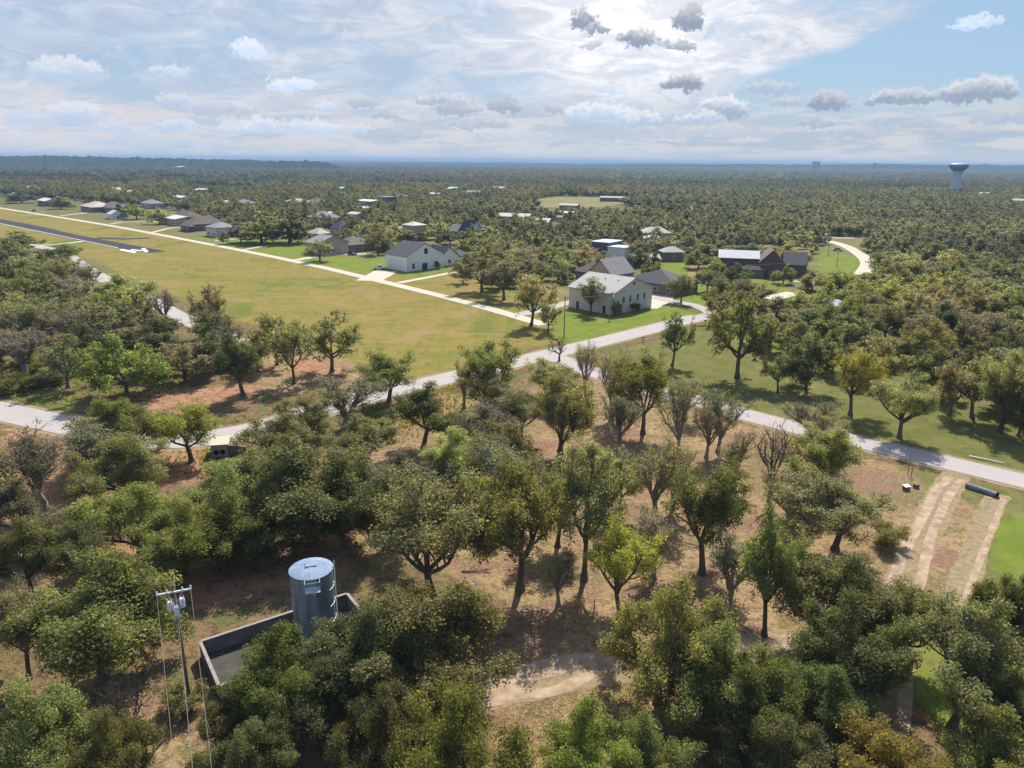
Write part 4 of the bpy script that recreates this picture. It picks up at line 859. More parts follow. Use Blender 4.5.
mailbox((643,342), 'dark mailbox on the grass right of the road junction'); mailbox((705,325), 'left one of two mailboxes where the lane meets the main road'); mailbox((713,325), 'right one of two mailboxes where the lane meets the main road')
sl = MB(); sl.box(-.9, .9, -.45, .45, 0, .10); sl.box(-.75, .75, -.3, .3, .10, .14); o = sl.build('concrete_slab', MATS['path_concrete']); o.location = at(881,443); tag(o, 'small white concrete slab lying in the grass right of the lone roadside tree', 'slab')
a, b = at(969,457), at(1003,464); o = MB().tube([a+Vector((0, 0, .15)), a.lerp(b, .5)+Vector((0, 0, .2)), b+Vector((0, 0, .15))], [.10, .09, .07], 7).build('fallen_pole', MATS['cabinet_white']); tag(o, 'pale fallen pole lying in tree shade above the right hand road', 'pole')

def car(px, ang, mt, label, truck=False):
    t = empty('pickup_truck' if truck else 'parked_car', at(*px), ang, label, 'truck' if truck else 'car'); L_ = 2.6 if truck else 2.25
    pr_ = [(-L_, .45), (-L_, .95), (-L_*.55, 1.0), (L_*.45, 1.0), (L_*.96, .85), (L_, .5), (L_*.9, .35), (-L_*.95, .35)]
    v = [(x, s*(.90 if z > .6 else .86), z) for s in (-1, 1) for x, z in pr_]; n = len(pr_)
    MB().add(v, [list(range(n))[::-1], list(range(n, 2*n))]+[[i, (i+1) % n, (i+1) % n+n, i+n] for i in range(n)]).build('body', MATS[mt], t)
    c0, c1 = (-.35, 1.1) if truck else (-1.7, .95)
    cb = [(c0, .99), (c0+.25, 1.62), (c1-.45, 1.62), (c1, .99)]; v = [(x, s*(.62 if z > 1.3 else .82), z) for s in (-1, 1) for x, z in cb]
    cab = MB().add(v, [[3, 2, 1, 0], [4, 5, 6, 7]]+[[i, (i+1) % 4, (i+1) % 4+4, i+4] for i in range(4)]).build('cabin', MATS['glass'], t)
    MB().box(c0+.2, c1-.42, -.63, .63, 1.60, 1.68).build('cabin_roof', MATS[mt], cab)
    if truck: MB().box(-2.45, -.5, -.72, .72, .97, 1.02).build('bed', MATS['rubber'], t)
    for x in (-L_*.62, L_*.62):
        for s in (-.82, .82):
            w = MB(); v = []; f = []
            for dy in (-.11, .11):
                for q in range(14): v.append((x+.34*math.cos(q*math.pi/7), s+dy, .34+.34*math.sin(q*math.pi/7)))
            f = [list(range(14)), list(range(27, 13, -1))]+[[q, (q+1) % 14, (q+1) % 14+14, q+14] for q in range(14)]
            w.add(v, f).build('wheel', MATS['rubber'], t)
    for s in (-.6, .6): MB().box(L_-.04, L_+.02, s-.15, s+.15, .6, .72).build('headlight', MATS['white_trim'], t)
    foot(t, -2, 2, -1, 1, .5)
car((379,269.5), TA+1.3, 'car_white', 'white pickup truck parked on the pad left of the white barn house', True)
car((352,255), TA+.2, 'car_dark', 'dark car on the driveway right of the grey open hangar')
car((650,267), R(10), 'car_white', 'white car parked on the dirt yard in front of the brown cabin')
car((660,291), TA, 'car_silver', 'silver car on the drive right of the cream metal hangar')
car((838,251), R(-30), 'car_silver', 'silver car at the top end of the curved road')
car((34,211.5), TA, 'car_dark', 'dark vehicle parked on the taxiway at the far left')
fp = at(363,256); t = empty('flagpole', fp, 0, 'short white flagpole on the lawn left of the white barn house', 'flagpole'); MB().tube([(0, 0, 0), (0, 0, 5)], [.08, .05], 8).build('pole', MATS['white_trim'], t); MB().lathe([(.02, 5.), (.12, 5.1), (.02, 5.22)], 10).build('finial', MATS['white_trim'], t)

# ------------------------------------------------------------------ trees
def unit(v): return v/(np.linalg.norm(v)+1e-9)
def skeleton(kind, rng, detail):
    """returns branches [(points, r0, r1)] and leaf clump centres [(pos, size)], for a tree about 1 high"""
    br = []; tips = []
    th = {'dense': .17, 'open': .27, 'sparse': .24, 'bare': .26, 'bush': .04}[kind]; up = {'dense': .50, 'open': .85, 'sparse': 2.6, 'bare': 1.2, 'bush': .6}[kind]
    nl = {'dense': 6, 'open': 5, 'sparse': 7, 'bare': 4, 'bush': 6}[kind]
    def grow(p, d, ln, r, lift, nseg=5, wob=.16):
        pts = [p.copy()]; q = p.copy(); dd = unit(d)
        for i in range(nseg):
            dd = unit(dd+rng.normal(0, wob, 3)+np.array([0, 0, lift])); q = q+dd*ln/nseg; pts.append(q.copy())
        return np.array(pts)
    tr = grow(np.zeros(3), np.array([rng.normal(0, .10), rng.normal(0, .10), 1.]), th, .03, .1, 4, .06); br.append((tr, .030, .022))
    az0 = rng.uniform(0, 6.28)
    lead = [(tr[-1], np.array([rng.normal(0, .2), rng.normal(0, .2), 1.]), .52)]
    for i in range(nl):
        a = az0+i*6.283/nl+rng.normal(0, .3); s = tr[-1] if i % 2 else tr[-2]+(tr[-1]-tr[-2])*rng.uniform(0, 1)
        lead.append((s, np.array([math.cos(a), math.sin(a), up*rng.uniform(.6, 1.35)]), rng.uniform(.40, .56)))
    for s, d, ln in lead:
        L1 = grow(s, d, ln, .017, .10 if kind != 'dense' else .07, 6, .13); br.append((L1, .017, .006))
        n2 = 7 if kind != 'bare' else 8
        for j in range(n2):
            t = .25+.75*(j+rng.uniform(0, .9))/n2; k = min(int(t*6), 5); p = L1[k]+(L1[k+1]-L1[k])*(t*6-k); dd = unit(L1[k+1]-L1[k])
            side = unit(np.cross(dd, rng.normal(0, 1, 3))); d2 = (dd*.95+side*.5+np.array([0, 0, .35])) if kind == 'sparse' else (dd*.55+side*.9+np.array([0, 0, .25]))
            L2 = grow(p, d2, rng.uniform(.16, .26)*(1.15-.3*t), .006, .10, 4, .2); br.append((L2, .0075, .0025)); tips.append((L2[-1], 1.)); tips.append((L2[2], .85))
            for q in range(4):
                t3 = rng.uniform(.35, 1); k3 = min(int(t3*4), 3); p3 = L2[k3]+(L2[k3+1]-L2[k3])*(t3*4-k3)
                d3 = unit(L2[k3+1]-L2[k3])*.7+rng.normal(0, .7, 3)+np.array([0, 0, .3])
                L3 = grow(p3, d3, rng.uniform(.06, .12), .002, .12, 3, .25); tips.append((L3[-1], .8))
                if detail > 1: br.append((L3, .0028, .0012))
                if kind in ('bare', 'sparse') and detail > 1:
                    for u_ in range(3):
                        L4 = grow(L3[rng.integers(1, 4)], unit(L3[-1]-L3[0])+rng.normal(0, .6, 3)+np.array([0, 0, .5]), rng.uniform(.04, .09), .001, .15, 2, .25); br.append((L4, .0016, .0008))
        tips.append((L1[-1], 1.))
    return br, tips
def tubes(br, detail):
    V = []; F = []; b = 0
    for pts, r0, r1 in br:
        n = 7 if r0 > .02 else (5 if r0 > .006 else 3)
        if detail < 2: n = min(n, 4)
        m_ = len(pts)
        for i in range(m_):
            d = unit(pts[min(i+1, m_-1)]-pts[max(i-1, 0)]); a = unit(np.cross(d, [.3, .2, .9] if abs(d[2]) < .95 else [1, 0, 0])); c = np.cross(d, a); r = r0+(r1-r0)*i/(m_-1)
            if r0 > .025 and i == 0: r *= 1.5
            for k in range(n): t = 2*math.pi*k/n; V.append(pts[i]+(a*math.cos(t)+c*math.sin(t))*r)
        for i in range(m_-1):
            for k in range(n): F.append((b+i*n+k, b+i*n+(k+1) % n, b+(i+1)*n+(k+1) % n, b+(i+1)*n+k))
        b += m_*n
    return np.array(V), np.array(F)
def leaves(tips, nleaf, size, cr, rng, flat=.7):
    T = np.array([t[0] for t in tips]); S = np.array([t[1] for t in tips])*cr
    idx = rng.integers(0, len(T), nleaf); ct = rng.uniform(0, 1, len(T))
    dirs = rng.normal(0, 1, (nleaf, 3)); dirs /= np.linalg.norm(dirs, axis=1)[:, None]; rad = rng.uniform(0, 1, nleaf)**.58
    off = dirs*rad[:, None]*S[idx][:, None]; off[:, 2] *= flat; C = T[idx]+off
    nrm = dirs*.45+rng.normal(0, .65, (nleaf, 3))+np.array([0, 0, .85]); nrm /= np.linalg.norm(nrm, axis=1)[:, None]
    a = np.cross(nrm, rng.normal(0, 1, (nleaf, 3))); a /= np.linalg.norm(a, axis=1)[:, None]; b = np.cross(nrm, a)
    sz = size*rng.uniform(.6, 1.35, nleaf); L_ = sz[:, None]; W_ = (sz*rng.uniform(.45, .8, nleaf))[:, None]
    V = np.stack([C-a*L_, C+b*W_-nrm*L_*.15, C+a*L_, C-b*W_-nrm*L_*.15], 1).reshape(-1, 3)
    F = np.arange(nleaf*4).reshape(-1, 4); tint = np.clip(rng.uniform(0, 1, nleaf)*.55+ct[idx]*.45, 0, 1)
    return V, F, tint
PROTO = {}
def proto(kind, det, seed):
    rng = np.random.default_rng(seed); br, tips = skeleton(kind, rng, det)
    cnt = {3: 42000, 2: 10000, 1: 1300, 0: 260}[det]; sz = {3: .0088, 2: .0162, 1: .040, 0: .085}[det]
    cr = {'dense': .100, 'open': .088, 'sparse': .055, 'bare': .03, 'bush': .12}[kind]
    cnt = int(cnt*{'dense': 1.15, 'open': .56, 'sparse': .15, 'bare': .0, 'bush': .8}[kind])
    TV, TF = tubes(br if det > 0 else br[:8], det)
    if cnt: LV, LF, tint = leaves(tips, cnt, sz*(.85 if kind == 'sparse' else 1), cr*(1 if det > 1 else 1.15), rng)
    ref = np.array([t[0] for t in tips]); top = (LV[:, 2].max() if cnt else ref[:, 2].max())
    cx, cy = ref[:, 0].mean(), ref[:, 1].mean(); rr_ = np.percentile(np.hypot(ref[:, 0]-cx, ref[:, 1]-cy), 93)+cr*.5
    s = np.array([.5/rr_, .5/rr_, 1/top])
    # keep the trunk base at the origin, scale so that width = 1 and height = 1
    ms = bpy.data.meshes.new
    def mk(nm, V, F, mt, attr=None):
        V = V*s; me = bpy.data.meshes.new(nm); nf = len(F); me.vertices.add(len(V)); me.vertices.foreach_set('co', V.astype(np.float32).ravel())
        me.loops.add(nf*4); me.loops.foreach_set('vertex_index', F.astype(np.int32).ravel()); me.polygons.add(nf); me.polygons.foreach_set('loop_start', np.arange(nf, dtype=np.int32)*4); me.update(calc_edges=True)
        me.materials.append(mt)
        if attr is not None: a = me.attributes.new('tint', 'FLOAT', 'FACE'); a.data.foreach_set('value', attr.astype(np.float32))
        return me
    return (mk('trunk', TV, TF, MATS['bark_grey' if kind == 'sparse' else 'bark']), mk('crown', LV, LF, LEAF, tint) if cnt else None, (cx*s[0], cy*s[1]))
NV = {3: 4, 2: 3, 1: 3, 0: 2}
def get_proto(kind, det, i):
    if kind == 'bush' and det > 2: det = 2
    if kind == 'bare': det = max(det, 2)
    i %= NV[det]; k = (kind, det, i)
    if k not in PROTO: PROTO[k] = proto(kind, det, 100+17*i+1000*det+['dense', 'open', 'sparse', 'bare', 'bush'].index(kind)*7777)
    return PROTO[k]
TONE = {'yg': (.205, .225, .042), 'gr': (.168, .190, .038), 'dk': (.125, .146, .036), 'go': (.196, .194, .068), 'sg': (.196, .204, .090), 'br': (.210, .180, .098), 'ol': (.186, .192, .046)}
TN = {'yg': 'yellow green', 'gr': 'green', 'dk': 'dark green', 'go': 'grey olive', 'sg': 'silvery green', 'br': 'brownish', 'ol': 'olive'}
tree_count = 0; PLACED = []
def put_tree(p, H, W, kind, tone, name, label, cat='tree', group=None, det=None, rng=random.Random(9)):
    global tree_count
    d = math.hypot(p[0], p[1])
    if det is None: det = 3 if d < 135 else (2 if d < 330 else 1)
    tree_count += 1; tm, cmh, c = get_proto(kind, det, rng.randrange(99))
    rz = rng.uniform(0, 6.28); t = empty(name, (p[0], p[1], 0), rz, label, cat, group); t.scale = (W, W, H)
    # shift so the crown, not the trunk, sits over the requested spot half-way
    col = TONE[tone]; col = tuple(x*rng.uniform(.93, 1.07) for x in col)+(1,)
    a = bpy.data.objects.new('trunk', tm); COL.objects.link(a); a.parent = t; a.color = col
    if cmh: b = bpy.data.objects.new('crown', cmh); COL.objects.link(b); b.parent = t; b.color = col
    else: b = None
    PLACED.append((p[0], p[1], W)); return t, a, b
def hand(cx, ty, wpx, kind, tone, label, base=None, H=10., name=None):
    if base:
        p = at(*base); H = 3.
        while pr(p.x, p.y, H)[1] > ty and H < 26: H += .1
    else: p = at(cx, ty, H)
    mid = Vector((p.x, p.y, H*.6)); dep = -(CM.transposed() @ (mid-Vector((0, 0, CAM_H)))).z
    W = wpx*1.13*dep/FPX
    nm = name or {'bare': 'bare_tree', 'bush': 'shrub'}.get(kind, 'pecan_tree')
    return put_tree(p, H, W, kind, tone, nm, label, 'shrub' if kind == 'bush' else 'tree')
# every tree that can be told apart: crown centre px, top px, width px, kind, tone, label, base px or height
HT = [
 # near left corner
 (80,558,135,'dense','yg','big yellow green tree with a domed crown left of the utility pole',None,11),
 (134,556,48,'dense','dk','narrow dark tree between the big yellow green tree and the utility pole',(133,662),0),
 (28,510,72,'open','dk','dark tree with a forked trunk at the left edge under the bare topped tree',(33,598),0),
 (8,580,66,'open','go','grey olive tree cut by the left edge beside the big yellow green tree',None,9),
 (144,672,48,'bare','br','small dead bare tree on dry grass below the narrow dark tree',(136,752),0),
 (28,672,100,'dense','gr','dark crown filling the lower left corner below the big yellow green tree',None,9.5),
 (100,700,90,'dense','ol','olive tree at the bottom edge left of the small dead tree',None,8),
 (270,632,100,'dense','yg','bushy yellow olive tree in front of the concrete enclosure, under the tank',None,8.5),
 (374,594,112,'dense','gr','tree right beside the galvanised tank, hiding its lower right side',None,9.),
 (420,592,150,'dense','ol','broad olive tree crown right of the tank, the widest of the lower middle',None,9.5),
 (468,678,130,'dense','yg','yellow green tree crown at the bottom edge, lower middle',None,10),
 (375,690,100,'dense','gr','green tree at the bottom edge between the tank tree and the lower middle crown',None,8.),
 (250,715,80,'dense','ol','small olive tree at the bottom edge right of the dry grass clearing',None,6.),
 (592,706,90,'dense','gr','round green tree at the bottom edge just below the dirt track bend',None,8),
 (650,722,80,'dense','yg','yellow green crown at the bottom edge right of the dirt track bend',None,7),
 (668,572,118,'dense','yg','big round yellow green tree standing over the pale dirt track',None,11.5),
 (712,618,110,'dense','gr','dark green tree crown joined to the right side of the big round tree',None,9.5),
 (765,655,90,'dense','ol','olive crown overlapping the pale dirt track right of the big round tree',None,9),
 (775,714,100,'dense','gr','green tree in shade at the bottom edge, right of centre',None,7),
 (838,542,105,'dense','yg','yellow topped tree left of the twin dirt tracks',None,10.),
 (868,598,100,'dense','gr','dark green tree below the yellow topped one, left of the dirt tracks',None,9.5),
 (925,582,74,'open','gr','tree standing over the lower end of the twin dirt tracks',None,8),
 (972,592,118,'open','gr','large open tree with a wide V shaped trunk above the bright lawn',(952,728),0),
 (1014,574,64,'dense','dk','dark tree at the right edge below the dirt tracks',None,9.),
 (1015,655,80,'dense','dk','dark tree at the right edge below the lawn patch',None,8.5),
 (905,724,100,'dense','ol','olive tree at the bottom edge below the V shaped trunk',None,7.5),
 (1005,715,90,'dense','gr','green tree filling the lower right corner',None,7.),
 (825,655,80,'dense','dk','shaded dark tree between the dirt track and the large open tree',None,7.),
 (308,660,78,'dense','ol','olive crown between the bushy enclosure tree and the tank side tree',None,7.),
 (180,682,44,'bush','ol','low bush hiding the foot of the utility pole with transformers',None,2.6),
 (224,690,60,'dense','go','small grey olive tree at the lower corner of the concrete enclosure',None,5.),
 # left middle
 (38,430,66,'sparse','go','half bare grey tree with black limbs below the left road',(46,512),0),
 (118,393,82,'dense','ol','olive tree standing over the left road end',None,9.5),
 (112,432,88,'dense','gr','rounded tree just below the left road, left of the culvert box',None,9.),
 (125,476,95,'dense','yg','yellow green tree below the rounded roadside tree',None,9.5),
 (75,520,60,'open','dk','small dark tree right of the forked dark tree',None,7.5),
 (168,500,70,'dense','gr','green tree above the utility pole, left of the dark grove mass',None,8.5),
 (196,402,62,'open','ol','thin crowned olive tree directly behind the culvert box',(192,462),0),
 (228,452,100,'dense','gr','dense tree below and right of the culvert box',None,10),
 (272,412,86,'open','yg','yellow green tree right of the culvert box near the road',None,9),
 (305,438,130,'dense','yg','largest green crown of the left grove, straight above the tank',None,12),
 (208,490,90,'dense','dk','very dark tree in the shade left of the tank, behind the utility pole',None,9),
 (262,480,90,'dense','dk','dark tree between the largest grove crown and the tank',None,9.),
 (340,462,80,'dense','gr','green tree directly behind the tank top, on its right',None,10),
 (338,378,64,'sparse','go','thin grey tree in front of the road right of the red dirt',(345,428),0),
 (300,398,60,'open','ol','olive tree left of the thin grey tree by the road',None,8.),
 (362,415,60,'open','ol','pale olive tree under the thin grey tree',None,8.),
 (382,349,58,'open','gr','round crowned tree standing before the road and field',(389,402),0),
 (416,382,70,'open','dk','dark domed tree with red brown trunk left of the grove centre',(424,448),0),
 (463,359,32,'sparse','go','small cone shaped grey tree beside the road',(464,408),0),
 (492,338,62,'open','gr','tall tree in front of the road bend, tallest of the grove edge',(492,415),0),
 (460,424,66,'dense','yg','bright yellow green tree in the middle of the grove',None,8.5),
 (505,420,60,'open','ol','olive tree right of the bright yellow green grove tree',None,8.5),
 (432,464,112,'open','sg','large silvery tree with a dark trunk in the grove above the olive crown',(436,604),0),
 (385,470,70,'open','go','grey olive tree left of the large silvery tree',None,9.),
 (505,455,95,'open','ol','wide olive tree leaning right in the heart of the grove',(520,590),0),
 (548,364,58,'open','ol','tree with a broad flat olive top below the road bend',(560,452),0),
 (522,385,50,'open','go','grey olive tree left of the broad flat topped one',None,8.5),
 (574,395,40,'open','go','slim grey olive tree right of the broad flat topped one',(562,462),0),
 (590,438,78,'open','sg','tall silvery tree with black limbs, trunk bare against dry grass',(584,580),0),
 (560,470,60,'open','ol','olive tree between the leaning olive and the tall silvery tree',None,9),
 (583,339,26,'sparse','br','thin nearly leafless tree against the road junction',(584,396),0),
 (560,338,24,'bare','br','leafless whip like tree in front of the road junction',None,5),
 (613,348,38,'sparse','ol','slender tree with upward limbs just below the road junction',(611,418),0),
 (646,350,54,'open','gr','upright leafy tree crossing the right hand road',(643,434),0),
 (622,392,40,'sparse','go','thin grey tree between the slender and the upright leafy one',None,9),
 (684,376,36,'sparse','ol','thin forked tree with scattered leaves on bare tan ground',(677,460),0),
 (722,388,42,'sparse','dk','ragged dark tree in front of the right hand road',(718,452),0),
 (700,400,36,'sparse','br','twiggy brown tree left of the ragged dark roadside tree',(706,458),0),
 (646,440,62,'sparse','go','wide forked half bare tree in the middle of the grove',(655,520),0),
 (712,457,82,'open','gr','dense topped green tree with a stout trunk on open tan ground',(702,574),0),
 (767,424,46,'bare','br','dead tree with bare black branches near the right hand road',(769,502),0),
 (827,424,84,'open','yg','bright yellow green tree close to the right hand road',None,9.5),
 (846,478,88,'open','go','grey green tree below the bright roadside one, with fallen limbs',None,8.5),
 (797,470,50,'sparse','go','thin grey tree left of the bright yellow green roadside tree',None,8),
 (766,502,66,'open','gr','slender tree with a long leaning trunk on dry ground',(764,636),0),
 (632,518,64,'open','yg','small green tree with a thin curved trunk left of the big round tree',(620,616),0),
 (890,520,40,'bush','ol','low olive bush beside the top of the dirt track',None,3.),
 (560,548,40,'sparse','go','small bare limbed tree under the tall silvery one',None,6.),
 (820,398,50,'sparse','go','pale leafless looking tree on the far verge of the right hand road',None,7.5),
 # by the road and hangars
 (672,310,34,'open','gr','small lone tree on the verge right of the road junction',(672,366),0),
 (536,272,44,'open','ol','round tree on the lawn left of the cream metal hangar',(531,326),0),
 (549,301,24,'open','gr','little tree in front of the round lawn tree, nearer the road',(548,333),0),
 (592,276,30,'open','dk','dark tree standing against the long wall of the cream metal hangar',(590,314),0),
 (681,273,26,'open','gr','small tree on the lawn right of the brown roofed house',(681,303),0),
 (709,268,30,'open','gr','tree on the lawn in front of the dark brick house, left side',(707,292),0),
 (736,286,62,'open','ol','tall olive tree casting a big shadow on the green right of the lane',(737,378),0),
 (718,290,30,'open','go','slim tree at the lane end left of the tall olive tree',(716,324),0),
 (768,315,34,'open','ol','tree before a bright lawn patch right of the tall olive tree',(769,352),0),
 (805,330,50,'dense','dk','dark spreading tree right of the first lawn patch',(806,390),0),
 (850,345,46,'open','ol','tree in front of the bright lawn gap with a pale top',(850,415),0),
 (878,335,50,'open','go','tree with a forked trunk in front of the second lawn gap',(879,385),0),
 (903,371,56,'open','ol','lone roadside tree with a round shadow beside the white slab',(899,438),0),
 (972,352,52,'open','go','grey olive tree with leaning trunks at the shaded right verge',(972,418),0),
 (1000,348,54,'open','go','large grey tree right of the leaning trunks at the wood edge',(1000,432),0),
 (321,239,28,'open','ol','round brown olive tree standing right in front of the grey hangar corner',(320,261.5),0),
 (477,252,44,'open','go','large grey tree on the field side, right of the white barn house',(482,292),0),
 (462,262,22,'open','dk','dark tree with a straight trunk at the barn house drive end',(463,283),0),
 (500,258,44,'open','go','broad grey olive tree with deep shade right of the white barn house',(504,300),0),
 (262,211,52,'dense','ol','broad olive oak right of the small pale green hangar, left of a pair',(262,243),0),
 (290,207,46,'dense','go','grey green oak next to the broad olive oak, behind the drive',(290,243),0),
 (240,222,34,'dense','br','brownish oak directly right of the small pale green hangar',(241,243),0),
 (300,224,24,'dense','dk','small dark tree just left of the grey open hangar',(299,243),0),
 (196,208,36,'dense','ol','olive tree overhanging the roof of the dark house with the broad brown roof',None,9),
 (122,203,22,'dense','dk','dark round tree between the small shed and the long hangar',(122,218),0),
 (136,204,24,'dense','gr','green round tree left of the long hangar with the white roof strip',(137,219),0),
 (374,222,38,'dense','go','grey olive tree between the grey hangar and the white barn house',None,9),
 (396,222,34,'dense','ol','olive tree behind the roof ridge of the white barn house',None,9.5),
 (358,232,24,'dense','dk','dark tree behind the right wing of the grey hangar',None,8),
 (437,222,38,'dense','gr','green tree between the tall tan house and the steep gabled cottage',None,9),
 (450,228,30,'dense','dk','dark tree left of the steep gabled cottage',None,8),
 (490,226,38,'dense','ol','olive tree right of the steep gabled cottage',None,9),
 (745,277,44,'open','go','grey olive tree in front of the brick house, above the lane',(748,316),0),
 (722,276,36,'open','ol','olive tree left of the grey one before the brick house',(724,312),0),
 (772,294,44,'dense','ol','olive tree at the edge of the pale patio',(774,324),0),
 (797,290,44,'dense','gr','green tree right of the pale patio',(798,322),0),
 (757,312,40,'open','go','grey tree between the two bright lawn patches',(756,344),0),
 (793,318,46,'dense','ol','olive tree above the dark spreading tree',(795,352),0),
 (788,240,46,'dense','go','large grey oak behind the right end of the dark brick house',(790,268),0),
 (755,242,40,'dense','dk','dark oak behind the dark brick house',None,9),
 (724,240,40,'dense','ol','olive oak behind the white metal roof of the brick house',None,9),
 (603,251,30,'open','go','grey olive tree left of the white flat roofed house',None,8),
 (640,248,26,'dense','dk','dark tree right of the white flat roofed house',None,7.5),
 (700,248,30,'dense','gr','green tree left of the dark brick house',None,8),
 (812,270,30,'dense','gr','small green tree at the right front corner of the brick house',(812,290),0),
 (61,196,24,'dense','ol','olive tree between the row building and the wide villa',(61,209),0),
 (22,190,26,'dense','dk','dark tree between the boxy white hangar and the row building',(22,203),0),
 (160,206,22,'dense','go','grey olive tree hiding the left half of the long hangar',(160,224),0),
 (208,212,20,'dense','dk','dark tree tucked between the broad brown roof and the pale green hangar',None,8),
 (613,300,12,'bush','dk','dark shrub at the near corner of the cream metal hangar',(616,316),0),
 (636,302,9,'bush','dk','round dark shrub beneath the small windows of the cream metal hangar',(635,312),0),
 (436,262,7,'bush','dk','dark shrub below the right window of the white barn house',(438,269),0),
 (205,308,34,'open','go','grey olive tree at the visible end of the pale back road',(208,350),0),
 (256,328,38,'open','ol','olive tree left of the field edge trio',(258,372),0),
 (228,322,30,'sparse','br','twiggy brown tree behind the dark leaning tree by the red dirt',(229,362),0),
 (738,262,26,'dense','dk','dark round tree right in front of the white roofed end of the brick house',(738,287),0),
 (783,264,22,'dense','gr','small green tree in front of the dark gables of the brick house',(783,284),0),
 (716,256,26,'dense','ol','olive tree at the left end wall of the dark brick house',(715,282),0),
 (930,345,46,'dense','gr','green tree at the wood edge just right of the lone roadside tree',(932,396),0),
 (948,362,44,'open','go','grey tree between the lone roadside tree and the leaning trunks',(949,416),0),
 (1018,372,46,'dense','dk','dark tree cut by the right edge at the shaded verge',(1018,436),0),
 (832,325,44,'dense','dk','dark tree directly behind the first bright lawn gap',(832,372),0),
 (778,352,30,'open','ol','small olive tree on the field left of the dark spreading tree',(778,392),0),
 # field edge left
 (332,311,56,'open','gr','tree with a clear trunk on the field edge, right one of the trio',(332,372),0),
 (296,318,44,'open','go','middle grey tree of the trio at the field edge',(294,384),0),
 (272,309,40,'open','go','left grey tree of the trio at the field edge',(277,365),0),
 (232,332,56,'open','dk','dark tree with a leaning trunk beside the red dirt patch',(243,396),0),
 (212,282,34,'open','br','tall cone shaped twiggy tree at the field edge by the pale road',(214,335),0),
 (168,289,30,'sparse','br','small twiggy tree right beside the pale back road',(166,326),0),
 (126,328,74,'dense','gr','dark leafy tree above the left end of the main road',(127,395),0),
 (68,335,46,'open','go','grey tree with shadow streaks above the left road',(68,388),0),
 (60,243,44,'open','dk','dark round tree by the bend of the back road',None,9),
 (10,231,50,'dense','gr','tall dark tree at the left edge below the runway',None,9),
 (120,271,56,'dense','gr','round dark tree between the back road and the field',None,10),
 (150,312,60,'dense','yg','yellow green tree left of the small twiggy tree',None,9),
 (85,262,34,'sparse','go','twiggy grey tree hiding part of the back road',None,9),
 (30,355,34,'bush','yg','bright yellow green bush above the left road, left of a pair',None,3.5),
 (48,368,34,'bush','yg','second bright yellow green bush, nearer the left road',None,3.),
 (12,372,50,'bush','yg','yellow green bush at the left edge above the road',None,3.5),
 (150,355,60,'bush','ol','low olive thicket right of the dark leafy tree',None,4.),
 (185,340,56,'open','go','grey tree right of the yellow green one above the red dirt',(186,382),0),
 (25,255,60,'open','gr','green tree below the tall left edge tree',None,10),
 (55,285,60,'open','go','grey olive tree in the left thicket, left of the back road strip',None,10),
 (20,290,60,'dense','gr','green tree against the left edge in the thicket',None,10),
 (95,300,60,'open','go','large twiggy grey tree in the centre of the left thicket',None,10.5),
 (15,325,60,'sparse','br','brownish bare topped tree at the left edge above the bushes',None,10),
 (70,305,40,'sparse','br','brown twiggy tree in the left thicket',None,10),
]
for cx, ty, w, kd, tn, lb, base, H in HT: hand(cx, ty, w, kd, tn, lb, base, H)

